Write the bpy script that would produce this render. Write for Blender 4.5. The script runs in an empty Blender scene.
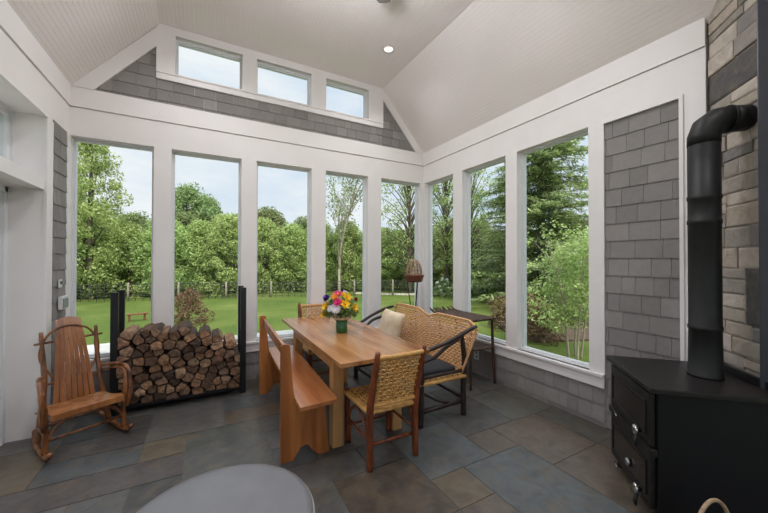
import bpy, bmesh, math, random
from mathutils import Vector, Matrix, Euler, noise
R = math.radians; PI = math.pi
rnd = random.Random(11)
SC = bpy.context.scene; COL = SC.collection

# ------------------------------------------------------------------ materials
def new_mat(name):
    m = bpy.data.materials.new(name); m.use_nodes = True
    nt = m.node_tree; b = nt.nodes['Principled BSDF']
    return m, nt, b
def lin(c):
    return tuple(((x/255)/12.92 if x/255 <= .04045 else (((x/255)+.055)/1.055)**2.4) for x in c)+(1,)
def link(nt, a, b): nt.links.new(a, b)
def ramp(nt, stops, interp='LINEAR'):
    r = nt.nodes.new('ShaderNodeValToRGB'); r.color_ramp.interpolation = interp
    e = r.color_ramp.elements
    while len(e) > 1: e.remove(e[-1])
    e[0].position = stops[0][0]; e[0].color = lin(stops[0][1])
    for p, c in stops[1:]:
        q = e.new(p); q.color = lin(c)
    return r
def coords(nt, scale=(1,1,1), kind='Object', rot=(0,0,0)):
    t = nt.nodes.new('ShaderNodeTexCoord'); mp = nt.nodes.new('ShaderNodeMapping')
    mp.inputs['Scale'].default_value = scale; mp.inputs['Rotation'].default_value = rot
    link(nt, t.outputs[kind], mp.inputs['Vector']); return mp.outputs['Vector']
def noise_tex(nt, vec, scale, detail=4, rough=.55, dist=0):
    n = nt.nodes.new('ShaderNodeTexNoise'); n.inputs['Scale'].default_value = scale
    n.inputs['Detail'].default_value = detail; n.inputs['Roughness'].default_value = rough
    n.inputs['Distortion'].default_value = dist
    link(nt, vec, n.inputs['Vector']); return n.outputs['Fac']
def bump(nt, b, h, strength=.2, dist=.01):
    n = nt.nodes.new('ShaderNodeBump'); n.inputs['Strength'].default_value = strength
    n.inputs['Distance'].default_value = dist
    link(nt, h, n.inputs['Height']); link(nt, n.outputs['Normal'], b.inputs['Normal'])
def simple(name, c1, c2=None, scale=20, rough=.5, metal=0, bmp=0, vs=(1,1,1), spec=.5, bdist=.005, coat=0):
    m, nt, b = new_mat(name)
    b.inputs['Roughness'].default_value = rough; b.inputs['Metallic'].default_value = metal
    b.inputs['Specular IOR Level'].default_value = spec
    if coat: b.inputs['Coat Weight'].default_value = coat; b.inputs['Coat Roughness'].default_value = .15
    v = coords(nt, vs); n = noise_tex(nt, v, scale)
    r = ramp(nt, [(.3, c1), (.7, c2 or c1)]); link(nt, n, r.inputs[0]); link(nt, r.outputs[0], b.inputs['Base Color'])
    if bmp: bump(nt, b, n, bmp, bdist)
    return m
def mixc(nt, a, b, fac, mode='MIX'):
    x = nt.nodes.new('ShaderNodeMix'); x.data_type = 'RGBA'; x.blend_type = mode
    if isinstance(fac, (int, float)): x.inputs[0].default_value = fac
    else: link(nt, fac, x.inputs[0])
    for s, i in ((a, 6), (b, 7)):
        if isinstance(s, tuple): x.inputs[i].default_value = s
        else: link(nt, s, x.inputs[i])
    return x.outputs[2]
def wood(name, stops, axis='Y', rough=.35, scale=9, spec=.5, coat=0, bmp=.08):
    m, nt, b = new_mat(name); b.inputs['Roughness'].default_value = rough
    b.inputs['Specular IOR Level'].default_value = spec
    if coat: b.inputs['Coat Weight'].default_value = coat; b.inputs['Coat Roughness'].default_value = .2
    s = {'X': (.09,1,1), 'Y': (1,.09,1), 'Z': (1,1,.09)}[axis]
    v = coords(nt, s); n = noise_tex(nt, v, scale, 6, .6, .8)
    g = nt.nodes.new('ShaderNodeNewGeometry')
    a = nt.nodes.new('ShaderNodeMath'); a.operation = 'MULTIPLY_ADD'
    link(nt, g.outputs['Random Per Island'], a.inputs[0]); a.inputs[1].default_value = .22; 
    a2 = nt.nodes.new('ShaderNodeMath'); a2.operation = 'SUBTRACT'; link(nt, n, a2.inputs[0]); a2.inputs[1].default_value = .11
    link(nt, a2.outputs[0], a.inputs[2])
    r = ramp(nt, stops); link(nt, a.outputs[0], r.inputs[0]); link(nt, r.outputs[0], b.inputs['Base Color'])
    bump(nt, b, n, bmp, .004); return m
def island(name, stops, rough=.8, nscale=12, namt=.35, bmp=.3, interp='LINEAR', spec=.3, rough2=None, kind='Object', bdist=.01, tint=None):
    m, nt, b = new_mat(name); b.inputs['Roughness'].default_value = rough; b.inputs['Specular IOR Level'].default_value = spec
    g = nt.nodes.new('ShaderNodeNewGeometry'); r = ramp(nt, stops, interp)
    link(nt, g.outputs['Random Per Island'], r.inputs[0])
    v = coords(nt); n = noise_tex(nt, v, nscale, 6, .65, .4)
    c = nt.nodes.new('ShaderNodeMapRange'); link(nt, n, c.inputs[0]); c.inputs[1].default_value = .3; c.inputs[2].default_value = .7
    c.inputs[3].default_value = 1-namt; c.inputs[4].default_value = 1+namt
    h = nt.nodes.new('ShaderNodeVectorMath'); h.operation = 'SCALE'
    link(nt, r.outputs[0], h.inputs[0]); link(nt, c.outputs[0], h.inputs['Scale'])
    out = h.outputs[0]
    if tint:
        n2 = noise_tex(nt, v, 1.7, 3, .6, 1.2)
        rr = ramp(nt, [(.55, (0,0,0)), (.75, (255,255,255))]); link(nt, n2, rr.inputs[0])
        mm = nt.nodes.new('ShaderNodeMath'); mm.operation = 'MULTIPLY'; link(nt, rr.outputs[0], mm.inputs[0]); mm.inputs[1].default_value = .55
        out = mixc(nt, out, lin(tint), mm.outputs[0])
    link(nt, out, b.inputs['Base Color'])
    bump(nt, b, n, bmp, bdist); return m
M = {}
M['white'] = simple('white_paint', (236,231,230), (240,236,235), 3, .45)
M['ceil'] = simple('ceiling_paint', (240,233,230), (243,236,233), 2, .5)
M['vinyl'] = simple('window_vinyl', (222,224,226), (228,230,232), 5, .35)
M['shingle'] = island('grey_shingle', [(0,(130,126,124)), (1,(148,143,140))], .8, 26, .07, .25)
def tile_mat(name, rough, nscale, namt, bmp, tint, tamt, spec, bdist):
    m, nt, b = new_mat(name); b.inputs['Roughness'].default_value = rough; b.inputs['Specular IOR Level'].default_value = spec
    at = nt.nodes.new('ShaderNodeAttribute'); at.attribute_name = 'stone_colour'
    g = nt.nodes.new('ShaderNodeNewGeometry')
    t = nt.nodes.new('ShaderNodeTexCoord'); of = nt.nodes.new('ShaderNodeVectorMath'); of.operation = 'MULTIPLY_ADD'
    link(nt, g.outputs['Random Per Island'], of.inputs[0]); of.inputs[1].default_value = (37,19,53); link(nt, t.outputs['Object'], of.inputs[2])
    v = of.outputs[0]
    n = noise_tex(nt, v, nscale, 8, .68, .7)
    c = nt.nodes.new('ShaderNodeMapRange'); link(nt, n, c.inputs[0]); c.inputs[1].default_value = .28; c.inputs[2].default_value = .72
    c.inputs[3].default_value = 1-namt; c.inputs[4].default_value = 1+namt
    h = nt.nodes.new('ShaderNodeVectorMath'); h.operation = 'SCALE'
    link(nt, at.outputs['Color'], h.inputs[0]); link(nt, c.outputs[0], h.inputs['Scale'])
    n2 = noise_tex(nt, v, nscale*.7, 4, .6, 1.6)
    rr = ramp(nt, [(.5, (0,0,0)), (.75, (255,255,255))]); link(nt, n2, rr.inputs[0])
    mm = nt.nodes.new('ShaderNodeMath'); mm.operation = 'MULTIPLY'; link(nt, rr.outputs[0], mm.inputs[0]); mm.inputs[1].default_value = tamt
    link(nt, mixc(nt, h.outputs[0], lin(tint), mm.outputs[0]), b.inputs['Base Color'])
    bump(nt, b, n, bmp, bdist); return m
M['slate'] = tile_mat('slate_flags', .34, 7.5, .42, .5, (106,90,72), .75, .45, .01)
M['grout'] = simple('grout', (104,102,96), (90,88,82), 30, .9)
M['stone'] = tile_mat('field_stone', .85, 11, .22, .7, (150,132,108), .45, .2, .012)
M['mortar'] = simple('mortar', (184,176,166), (166,158,150), 40, .95, bmp=.3)
M['table'] = wood('table_pine', [(.22,(84,48,24)), (.40,(150,96,54)), (.68,(190,138,88))], 'Y', .22, 8, .6)
M['tleg'] = wood('table_leg_pine', [(.2,(132,92,50)), (.5,(184,136,84)), (.75,(206,162,108))], 'Z', .45, 9)
M['bench'] = wood('bench_maple', [(.25,(110,60,24)), (.5,(168,102,50)), (.75,(194,130,72))], 'Z', .35, 7)
M['benchy'] = wood('bench_maple_long', [(.25,(108,58,28)), (.5,(160,96,54)), (.75,(186,124,78))], 'Y', .22, 7, .6)
M['slat'] = wood('rocker_slat', [(.2,(96,52,24)), (.5,(146,90,48)), (.75,(176,118,70))], 'Z', .25, 10, .6)
M['hick'] = simple('hickory_bark', (158,98,52), (52,26,14), 20, .3, bmp=.5, vs=(1,1,.35), spec=.6)
M['hickred'] = simple('red_hickory', (150,78,42), (66,28,14), 20, .32, bmp=.4, vs=(1,1,.3))
M['dkhick'] = simple('dark_hickory', (62,44,36), (30,20,17), 25, .45, bmp=.4, vs=(1,1,.4))
M['wick'] = simple('hickory_splint_weave', (230,182,110), (194,140,76), 30, .5, bmp=.2)
M['wick2'] = simple('rattan_weave', (238,190,136), (204,150,100), 30, .5, bmp=.2)
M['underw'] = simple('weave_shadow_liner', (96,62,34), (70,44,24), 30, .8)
M['cush'] = simple('charcoal_cushion', (44,45,50), (36,37,42), 60, .9, bmp=.1)
M['pillow'] = simple('cream_pillow', (232,214,188), (204,180,148), 9, .9, bmp=.15)
M['black'] = simple('black_powder_coat', (20,20,24), (26,26,30), 40, .4)
M['iron'] = simple('stove_cast_iron', (26,24,24), (36,33,32), 24, .42, bmp=.08, spec=.35)
M['ironb'] = simple('stove_side_iron', (15,15,18), (19,19,22), 24, .5, spec=.3)
M['sglass'] = simple('stove_glass', (30,27,25), (44,38,34), 8, .12)
M['pipe'] = simple('black_stovepipe', (19,19,20), (27,27,28), 14, .5, bmp=.05, spec=.4)
M['chrome'] = simple('chrome', (200,200,200), None, 5, .15, 1)
M['leather'] = simple('grey_leather', (112,112,116), (122,122,126), 7, .36, bmp=.05)
M['piping'] = simple('pale_piping', (176,172,164), None, 7, .5)
M['bark_log'] = simple('log_bark', (92,70,56), (44,34,30), 14, .9, bmp=.6, vs=(1,.3,1), bdist=.01)
M['steel'] = simple('dark_steel_frame', (52,54,64), (44,46,54), 9, .35)
M['plastic'] = simple('white_plastic', (224,224,222), None, 5, .4)
M['greyp'] = simple('grey_plastic', (142,146,150), None, 5, .4)
M['dark'] = simple('dark_detail', (30,32,34), None, 5, .4)
M['fan'] = simple('fan_blade_grey', (120,114,108), (104,98,92), 9, .5)
M['bask'] = simple('dark_wicker_basket', (136,76,46), (84,42,26), 50, .6, bmp=.4)
M['pale'] = simple('pale_wicker', (190,164,132), (140,112,86), 50, .7, bmp=.3)
M['vase'] = simple('green_glass_vase', (28,84,34), (36,100,40), 6, .12, coat=.4)
M['ruff'] = simple('pale_vase_ruffle', (226,208,186), (200,176,150), 30, .8)
for n, c in dict(yellow=(252,204,20), pink=(232,28,120), purple=(98,52,150), whitef=(245,238,242), orange=(250,150,30), red=(176,26,40)).items():
    M['p_'+n] = simple('petal_'+n, c, tuple(int(x*.85) for x in c), 40, .6)
# logs: cut face on ends
def log_face():
    m, nt, b = new_mat('split_log_face'); b.inputs['Roughness'].default_value = .9
    v = coords(nt); n = noise_tex(nt, v, 24, 6, .65, .6)
    oi = nt.nodes.new('ShaderNodeObjectInfo')
    r = ramp(nt, [(0,(84,62,50)), (.2,(140,104,78)), (.38,(172,132,100)), (.55,(100,72,56)), (.75,(180,146,116)), (.88,(76,58,48)), (1,(130,98,76))])
    link(nt, oi.outputs['Random'], r.inputs[0])
    c = nt.nodes.new('ShaderNodeMapRange'); link(nt, n, c.inputs[0]); c.inputs[1].default_value = .3; c.inputs[2].default_value = .7
    c.inputs[3].default_value = .3; c.inputs[4].default_value = 1.25
    h = nt.nodes.new('ShaderNodeVectorMath'); h.operation = 'SCALE'; link(nt, r.outputs[0], h.inputs[0]); link(nt, c.outputs[0], h.inputs['Scale'])
    link(nt, h.outputs[0], b.inputs['Base Color']); bump(nt, b, n, .6, .01); return m
M['log'] = log_face()
def glass_mat():
    m = bpy.data.materials.new('window_glass'); m.use_nodes = True; nt = m.node_tree; nt.nodes.clear()
    o = nt.nodes.new('ShaderNodeOutputMaterial'); t = nt.nodes.new('ShaderNodeBsdfTransparent'); g = nt.nodes.new('ShaderNodeBsdfGlossy')
    t.inputs[0].default_value = (.96,.97,.965,1); g.inputs['Roughness'].default_value = .01
    f = nt.nodes.new('ShaderNodeFresnel'); f.inputs[0].default_value = 1.12; x = nt.nodes.new('ShaderNodeMixShader')
    link(nt, f.outputs[0], x.inputs[0]); link(nt, t.outputs[0], x.inputs[1]); link(nt, g.outputs[0], x.inputs[2]); link(nt, x.outputs[0], o.inputs[0]); return m
M['glass'] = glass_mat()
def leaf_mat(name, stops, trans=.35, hue=.03):
    m = bpy.data.materials.new(name); m.use_nodes = True; nt = m.node_tree; b = nt.nodes['Principled BSDF']
    b.inputs['Roughness'].default_value = .6; b.inputs['Specular IOR Level'].default_value = .25
    g = nt.nodes.new('ShaderNodeNewGeometry'); r = ramp(nt, stops); link(nt, g.outputs['Random Per Island'], r.inputs[0])
    oi = nt.nodes.new('ShaderNodeObjectInfo'); hs = nt.nodes.new('ShaderNodeHueSaturation')
    mr = nt.nodes.new('ShaderNodeMapRange'); link(nt, oi.outputs['Random'], mr.inputs[0]); mr.inputs[3].default_value = .5-hue; mr.inputs[4].default_value = .5+hue*.5
    mv = nt.nodes.new('ShaderNodeMapRange'); link(nt, oi.outputs['Random'], mv.inputs[0]); mv.inputs[3].default_value = .8; mv.inputs[4].default_value = 1.15
    link(nt, mr.outputs[0], hs.inputs['Hue']); link(nt, mv.outputs[0], hs.inputs['Value']); link(nt, r.outputs[0], hs.inputs['Color'])
    link(nt, hs.outputs[0], b.inputs['Base Color'])
    t = nt.nodes.new('ShaderNodeBsdfTranslucent'); link(nt, hs.outputs[0], t.inputs[0])
    x = nt.nodes.new('ShaderNodeMixShader'); x.inputs[0].default_value = trans
    link(nt, b.outputs[0], x.inputs[1]); link(nt, t.outputs[0], x.inputs[2]); link(nt, x.outputs[0], nt.nodes['Material Output'].inputs[0]); return m
M['leaf'] = leaf_mat('mid_green_leaves', [(0,(124,142,80)), (.5,(158,176,104)), (1,(194,208,136))], .42)
M['leafd'] = leaf_mat('dark_green_leaves', [(0,(100,118,74)), (.5,(128,148,92)), (1,(160,176,118))], .4)
M['leafl'] = leaf_mat('light_green_leaves', [(0,(130,152,84)), (.5,(158,178,108)), (1,(194,208,144))], .45)
M['needle'] = leaf_mat('conifer_needles', [(0,(112,128,80)), (.5,(146,160,104)), (1,(180,190,132))], .38)
M['leafr'] = leaf_mat('russet_leaves', [(0,(96,70,52)), (.5,(128,98,72)), (1,(120,124,74))], .2)
M['leafy'] = leaf_mat('yellow_green_leaves', [(0,(150,160,60)), (1,(196,196,90))], .3)
M['bloomw'] = leaf_mat('white_hydrangea', [(0,(214,216,206)), (1,(240,240,232))], .2, 0)
M['tbark'] = simple('tree_bark', (116,104,90), (74,64,54), 9, .95, bmp=.5, vs=(1,1,.25))
M['pbark'] = simple('pale_tree_bark', (176,166,150), (130,118,102), 9, .9, bmp=.3, vs=(1,1,.25))
M['wire'] = simple('weathered_fence_wood', (150,140,124), (112,102,90), 9, .9)
M['wired'] = simple('dark_fence_wire', (60,60,54), None, 9, .7)
M['mulch'] = simple('bark_mulch', (96,74,58), (54,42,34), 9, .95, bmp=.8, bdist=.04)
M['patio'] = simple('patio_stone', (176,172,166), (150,148,144), 3, .8, bmp=.2)
M['gravel'] = simple('pale_path', (206,196,180), (172,162,146), 12, .9, bmp=.2)
def lawn_mat():
    m, nt, b = new_mat('lawn_grass'); b.inputs['Roughness'].default_value = .9; b.inputs['Specular IOR Level'].default_value = .15
    v = coords(nt); n1 = noise_tex(nt, v, .5, 4, .6, .3); n2 = noise_tex(nt, v, 14, 6, .75)
    r1 = ramp(nt, [(.3,(82,102,44)), (.5,(98,114,50)), (.62,(112,124,62)), (.75,(126,134,76))]); link(nt, n1, r1.inputs[0])
    r2 = ramp(nt, [(.3,(150,150,150)), (.7,(255,255,255))]); link(nt, n2, r2.inputs[0])
    link(nt, mixc(nt, r1.outputs[0], r2.outputs[0], .7, 'MULTIPLY'), b.inputs['Base Color']); bump(nt, b, n2, .8, .05); return m
M['lawn'] = lawn_mat()
def emis(name, c, s):
    m, nt, b = new_mat(name); b.inputs['Base Color'].default_value = lin(c); b.inputs['Emission Color'].default_value = lin(c); b.inputs['Emission Strength'].default_value = s; return m
def globe_mat():
    m = bpy.data.materials.new('added_frosted_globe'); m.use_nodes = True; nt = m.node_tree; nt.nodes.clear()
    o = nt.nodes.new('ShaderNodeOutputMaterial'); t = nt.nodes.new('ShaderNodeBsdfTransparent'); d = nt.nodes.new('ShaderNodeBsdfTranslucent'); d.inputs[0].default_value = (1,1,1,1)
    x = nt.nodes.new('ShaderNodeMixShader'); x.inputs[0].default_value = .3; link(nt, t.outputs[0], x.inputs[1]); link(nt, d.outputs[0], x.inputs[2]); link(nt, x.outputs[0], o.inputs[0]); return m
M['globe'] = globe_mat()
M['lamp'] = emis('downlight_lens', (255,230,220), 1.2)

# ------------------------------------------------------------------ mesh helpers
def obj(name, bm, mats, parent=None, smooth=False, tagd=None):
    me = bpy.data.meshes.new(name)
    bmesh.ops.recalc_face_normals(bm, faces=bm.faces[:]) if not getattr(bm, 'norecalc', False) and len(bm.faces) < 60000 else None
    bm.to_mesh(me); bm.free()
    if smooth:
        for p in me.polygons: p.use_smooth = True
    for m in (mats if isinstance(mats, (list, tuple)) else [mats]): me.materials.append(M[m] if isinstance(m, str) else m)
    o = bpy.data.objects.new(name, me); COL.objects.link(o)
    if parent: o.parent = parent
    return o
def pyobj(name, verts, faces, mats, parent=None, smooth=False, midx=None):
    me = bpy.data.meshes.new(name); me.from_pydata(verts, [], faces)
    for m in (mats if isinstance(mats, (list, tuple)) else [mats]): me.materials.append(M[m])
    if midx: me.polygons.foreach_set('material_index', midx)
    if smooth: me.polygons.foreach_set('use_smooth', [True]*len(me.polygons))
    me.update(); o = bpy.data.objects.new(name, me); COL.objects.link(o)
    if parent: o.parent = parent
    return o
def tag(o, label, cat=None, group=None, kind=None):
    if label: o['label'] = label
    if cat: o['category'] = cat
    if group: o['group'] = group
    if kind: o['kind'] = kind
    return o
def thing(name, label, cat, loc=(0,0,0), rz=0, group=None):
    o = bpy.data.objects.new(name, None); COL.objects.link(o); o.location = loc; o.rotation_euler = (0,0,rz); o.empty_display_size = .1
    return tag(o, label, cat, group)
def struct(o): o['kind'] = 'structure'; return o
def copy_tree(o, parent=None):
    c = o.copy(); COL.objects.link(c); c.parent = parent
    for ch in [x for x in bpy.data.objects if x.parent == o]: copy_tree(ch, c)
    return c
def box(bm, x0, x1, y0, y1, z0, z1, bev=0, mi=0):
    r = bmesh.ops.create_cube(bm, size=1)
    vs = r['verts']
    for v in vs:
        v.co = Vector((x0+(v.co.x+.5)*(x1-x0), y0+(v.co.y+.5)*(y1-y0), z0+(v.co.z+.5)*(z1-z0)))
    fs = {f for v in vs for f in v.link_faces}
    for f in fs: f.material_index = mi
    if bev:
        es = {e for v in vs for e in v.link_edges}
        bmesh.ops.bevel(bm, geom=list(es), offset=bev, segments=2, affect='EDGES', profile=.6)
    return vs
def prism(bm, poly, axis, a, b, mi=0, bev=0):
    """poly: 2d points; axis the extruded axis; other two axes in cyclic xyz order kept as (first, second)"""
    def P(p, t):
        return {'X': (t,p[0],p[1]), 'Y': (p[0],t,p[1]), 'Z': (p[0],p[1],t)}[axis]
    n = len(poly); A = [bm.verts.new(P(p,a)) for p in poly]; B = [bm.verts.new(P(p,b)) for p in poly]
    fs = [bm.faces.new(A), bm.faces.new(B[::-1])]
    for i in range(n): fs.append(bm.faces.new((A[i], A[(i+1)%n], B[(i+1)%n], B[i])))
    for f in fs: f.material_index = mi
    if bev:
        bmesh.ops.recalc_face_normals(bm, faces=fs)
        es = {e for f in fs[:2] for e in f.edges}
        bmesh.ops.bevel(bm, geom=list(es), offset=bev, segments=2, affect='EDGES', profile=.6)
def smooth_path(pts, n=5):
    pts = [Vector(p) for p in pts]
    if len(pts) < 3: return pts
    out = []
    for i in range(len(pts)-1):
        p0 = pts[max(i-1,0)]; p1 = pts[i]; p2 = pts[i+1]; p3 = pts[min(i+2,len(pts)-1)]
        for k in range(n):
            t = k/n
            out.append(.5*((2*p1)+(p2-p0)*t+(2*p0-5*p1+4*p2-p3)*t*t+(3*p1-p0-3*p2+p3)*t**3))
    out.append(pts[-1]); return out
def tube(bm, pts, r, n=8, jit=0, smooth=5, closed=False, mi=0, seed=0):
    P = smooth_path(pts, smooth) if smooth else [Vector(p) for p in pts]
    if closed: P = P[:-1]
    L = len(P); rings = []; up = None
    rs = r if isinstance(r, (list, tuple)) else [r, r]
    q = random.Random(seed+len(bm.verts))
    for i, p in enumerate(P):
        d = (P[(i+1)%L]-P[i-1]) if closed else (P[min(i+1,L-1)]-P[max(i-1,0)])
        d.normalize()
        if up is None: up = Vector((0,0,1)) if abs(d.z) < .9 else Vector((1,0,0))
        s = d.cross(up)
        if s.length < 1e-4: s = d.cross(Vector((1,.3,.2)))
        s.normalize(); up = s.cross(d).normalized()
        t = i/max(L-1,1)*(len(rs)-1); k = min(int(t), len(rs)-2); rad = rs[k]*(1-(t-k))+rs[k+1]*(t-k)
        rad *= 1+jit*(q.random()*2-1)
        rings.append([bm.verts.new(p+(s*math.cos(2*PI*j/n)+up*math.sin(2*PI*j/n))*rad*(1+jit*.4*(q.random()-.5))) for j in range(n)])
    m = L if closed else L-1
    for i in range(m):
        a, b = rings[i], rings[(i+1)%L]
        for j in range(n):
            f = bm.faces.new((a[j], a[(j+1)%n], b[(j+1)%n], b[j])); f.smooth = True; f.material_index = mi
    if not closed:
        for rg in (rings[0][::-1], rings[-1]):
            f = bm.faces.new(rg); f.material_index = mi
def lathe(bm, prof, n=24, c=(0,0,0), mi=0):
    rings = []
    for r, z in prof:
        rings.append([bm.verts.new((c[0]+max(r,1e-4)*math.cos(2*PI*j/n), c[1]+max(r,1e-4)*math.sin(2*PI*j/n), c[2]+z)) for j in range(n)])
    for a, b in zip(rings, rings[1:]):
        for j in range(n):
            f = bm.faces.new((a[j], a[(j+1)%n], b[(j+1)%n], b[j])); f.smooth = True; f.material_index = mi
    for rg in (rings[0][::-1], rings[-1]): bm.faces.new(rg).material_index = mi
def B(): return bmesh.new()
def weave(bm, S, nu, nv, wu, wv, amp=.004, th=.003, mi=0):
    """woven strands over the surface S(u,v)->(point, normal), u,v in 0..1"""
    def strand(fn, count, width, phase):
        prev = None
        for i in range(count+1):
            p, nrm, side = fn(i/count)
            o = amp*(1 if (i+phase) % 2 else -1)
            c = p+nrm*o; h = side*width
            ring = [bm.verts.new(c-h-nrm*th*.2), bm.verts.new(c+nrm*th), bm.verts.new(c+h-nrm*th*.2), bm.verts.new(c-nrm*th)]
            if prev:
                for j in range(4):
                    f = bm.faces.new((prev[j], prev[(j+1)%4], ring[(j+1)%4], ring[j])); f.smooth = True; f.material_index = mi
            prev = ring
    e = 1e-3
    for j in range(nv):
        v = (j+.5)/nv
        def fn(t, v=v):
            p, n = S(t, v); q, _ = S(t, min(v+e,1)); p2, _ = S(t, max(v-e,0)); return p, n, (q-p2).normalized()
        strand(fn, nu, wv, j)
    for i in range(nu):
        u = (i+.5)/nu
        def fn(t, u=u):
            p, n = S(u, t); q, _ = S(min(u+e,1), t); p2, _ = S(max(u-e,0), t); return p, n, (q-p2).normalized()
        strand(fn, nv, wu, i+1)

# ------------------------------------------------------------------ cladding generators
def clip(poly, a, b, c):       # keep a*x+b*y<=c
    out = []
    for i in range(len(poly)):
        p, q = poly[i], poly[(i+1)%len(poly)]
        dp = a*p[0]+b*p[1]-c; dq = a*q[0]+b*q[1]-c
        if dp <= 0: out.append(p)
        if dp*dq < 0:
            t = dp/(dp-dq); out.append((p[0]+(q[0]-p[0])*t, p[1]+(q[1]-p[1])*t))
    return out
def shingles(bm, s0, s1, z0, z1, P, course=.15, planes=(), seed=1, cuts=None):
    """P(s, z, d) -> world point, d towards the room"""
    q = random.Random(seed); nrow = math.ceil((z1-z0)/course)
    for k in range(nrow):
        zt = z1-k*course; zb = max(zt-course, z0)
        if zt-zb < .01: continue
        s = s0-q.uniform(0,.12)
        while s < s1:
            w = q.choice((.1,.13,.16,.16,.19,.22)); a = max(s, s0); b = min(s+w, s1); s += w
            if b-a < .012: continue
            poly = [(a+.0014,zb+q.uniform(-.001,.001)), (b-.0014,zb), (b-.0014,zt), (a+.0014,zt)]
            for pl in planes:
                poly = clip(poly, *pl)
                if len(poly) < 3: break
            if len(poly) < 3: continue
            front = [bm.verts.new(P(x, z, .004+.008*(zt-z)/course)) for x, z in poly]
            back = [bm.verts.new(P(x, z, -.004)) for x, z in poly]
            bm.faces.new(front)
            for i in range(len(poly)):
                j = (i+1) % len(poly); bm.faces.new((front[i], back[i], back[j], front[j]))
def colour_faces(o, cols):
    a = o.data.color_attributes.new('stone_colour', 'FLOAT_COLOR', 'CORNER'); k = 0
    for f, c in zip(o.data.polygons, cols):
        for li in f.loop_indices: a.data[li].color = lin(c)
def split_rects(x0, x1, y0, y1, mn, mx, q, out):
    w, h = x1-x0, y1-y0
    if w <= mx[0] and h <= mx[1] : out.append((x0,x1,y0,y1)); return
    if w/mx[0] > h/mx[1]:
        if w < 2*mn[0]: out.append((x0,x1,y0,y1)); return
        t = q.uniform(mn[0]/w, 1-mn[0]/w) if w < 3*mx[0] else q.uniform(.35,.65); c = x0+w*t
        split_rects(x0,c,y0,y1,mn,mx,q,out); split_rects(c,x1,y0,y1,mn,mx,q,out)
    else:
        if h < 2*mn[1]: out.append((x0,x1,y0,y1)); return
        t = q.uniform(mn[1]/h, 1-mn[1]/h) if h < 3*mx[1] else q.uniform(.35,.65); c = y0+h*t
        split_rects(x0,x1,y0,c,mn,mx,q,out); split_rects(x0,x1,c,y1,mn,mx,q,out)

# ================================================================== SETTING
XL, YB = -4.35, -5.6
TOPZ, HEAD, SILL, FR0, FR1 = 4.13, 2.75, .47, 3.04, 3.245
# floor
bm = B(); box(bm, XL-.25, .15, YB-.15, .15, -.14, -.004)
fl = struct(obj('floor', bm, 'grout'))
def flagstones():
    m = .2955; ox, oy = -3.57, -.52
    gy, bl, br, tn, pu, lt, dk, gn = (80,80,78), (79,83,84), (88,79,70), (100,91,76), (82,77,74), (94,93,90), (70,69,67), (82,83,77)
    fixed = [(0,-1,2,2,lt),(0,-2,1,1,tn),(1,-4,2,3,gn),(-3,-3,4,1,pu),(6,-6,2,2,bl),(8,-6,1,1,br),(6,-7,1,1,tn),(7,-9,2,3,bl),(4,-7,2,2,br),
             (9,-7,2,2,br),(8,-5,2,2,gy),(10,-5,2,2,gn),(4,-5,1,1,gy),(5,-5,1,1,dk),(2,-1,3,1,br),(2,-1-0,0,0,br),(9,-9,2,2,br),(3,-3,1,1,gy),(3,-6,1,2,gy)]
    occ = {}; out = []
    def put(i, j, w, h, c):          # j is the bottom row index
        for a in range(w):
            for b_ in range(h): occ[(i+a, j+b_)] = 1
        out.append((i, j, w, h, c))
    def free(i, j, w, h): return all((i+a, j+b_) not in occ for a in range(w) for b_ in range(h))
    for i, j, w, h, c in fixed:
        jj = j-1 if 0 else j-1
        if w and free(i, jj, w, h): put(i, jj, w, h, c)
    q = random.Random(12); pal = [gy, bl, br, gy, pu, lt, dk, gn, tn, gy, bl]
    sizes = [(2,2),(3,2),(2,3),(2,1),(1,2),(2,2),(3,2),(1,1)]
    for j in range(1, -18, -1):
        for i in range(-4, 13):
            if (i, j) in occ: continue
            opts = sizes[:]; q.shuffle(opts)
            for w, h in opts+[(1,1)]:
                if free(i, j-h+1, w, h): put(i, j-h+1, w, h, q.choice(pal)); break
    bm = B(); cols = []; g = .0016
    for i, j, w, h, c in out:
        x0, x1 = ox+i*m, ox+(i+w)*m; y0, y1 = oy+j*m, oy+(j+h)*m
        x0 = max(x0, XL-.24); x1 = min(x1, .0); y0 = max(y0, YB); y1 = min(y1, .0)
        if x1-x0 < .02 or y1-y0 < .02: continue
        z = -.0005*q.random(); k = q.uniform(.93,1.07); c = tuple(v*k for v in c)
        pts = [(x0+g,y0+g),(x1-g,y0+g),(x1-g,y1-g),(x0+g,y1-g)]
        t = [bm.verts.new((x+(.002 if x<(x0+x1)/2 else -.002), y+(.002 if y<(y0+y1)/2 else -.002), z)) for x, y in pts]
        b_ = [bm.verts.new((x, y, -.012)) for x, y in pts]
        bm.faces.new(t); cols.append(c)
        for e in range(4): bm.faces.new((b_[e], b_[(e+1)%4], t[(e+1)%4], t[e])); cols.append(c)
    o = obj('flagstones', bm, 'slate', fl); colour_faces(o, cols)
flagstones()

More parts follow.
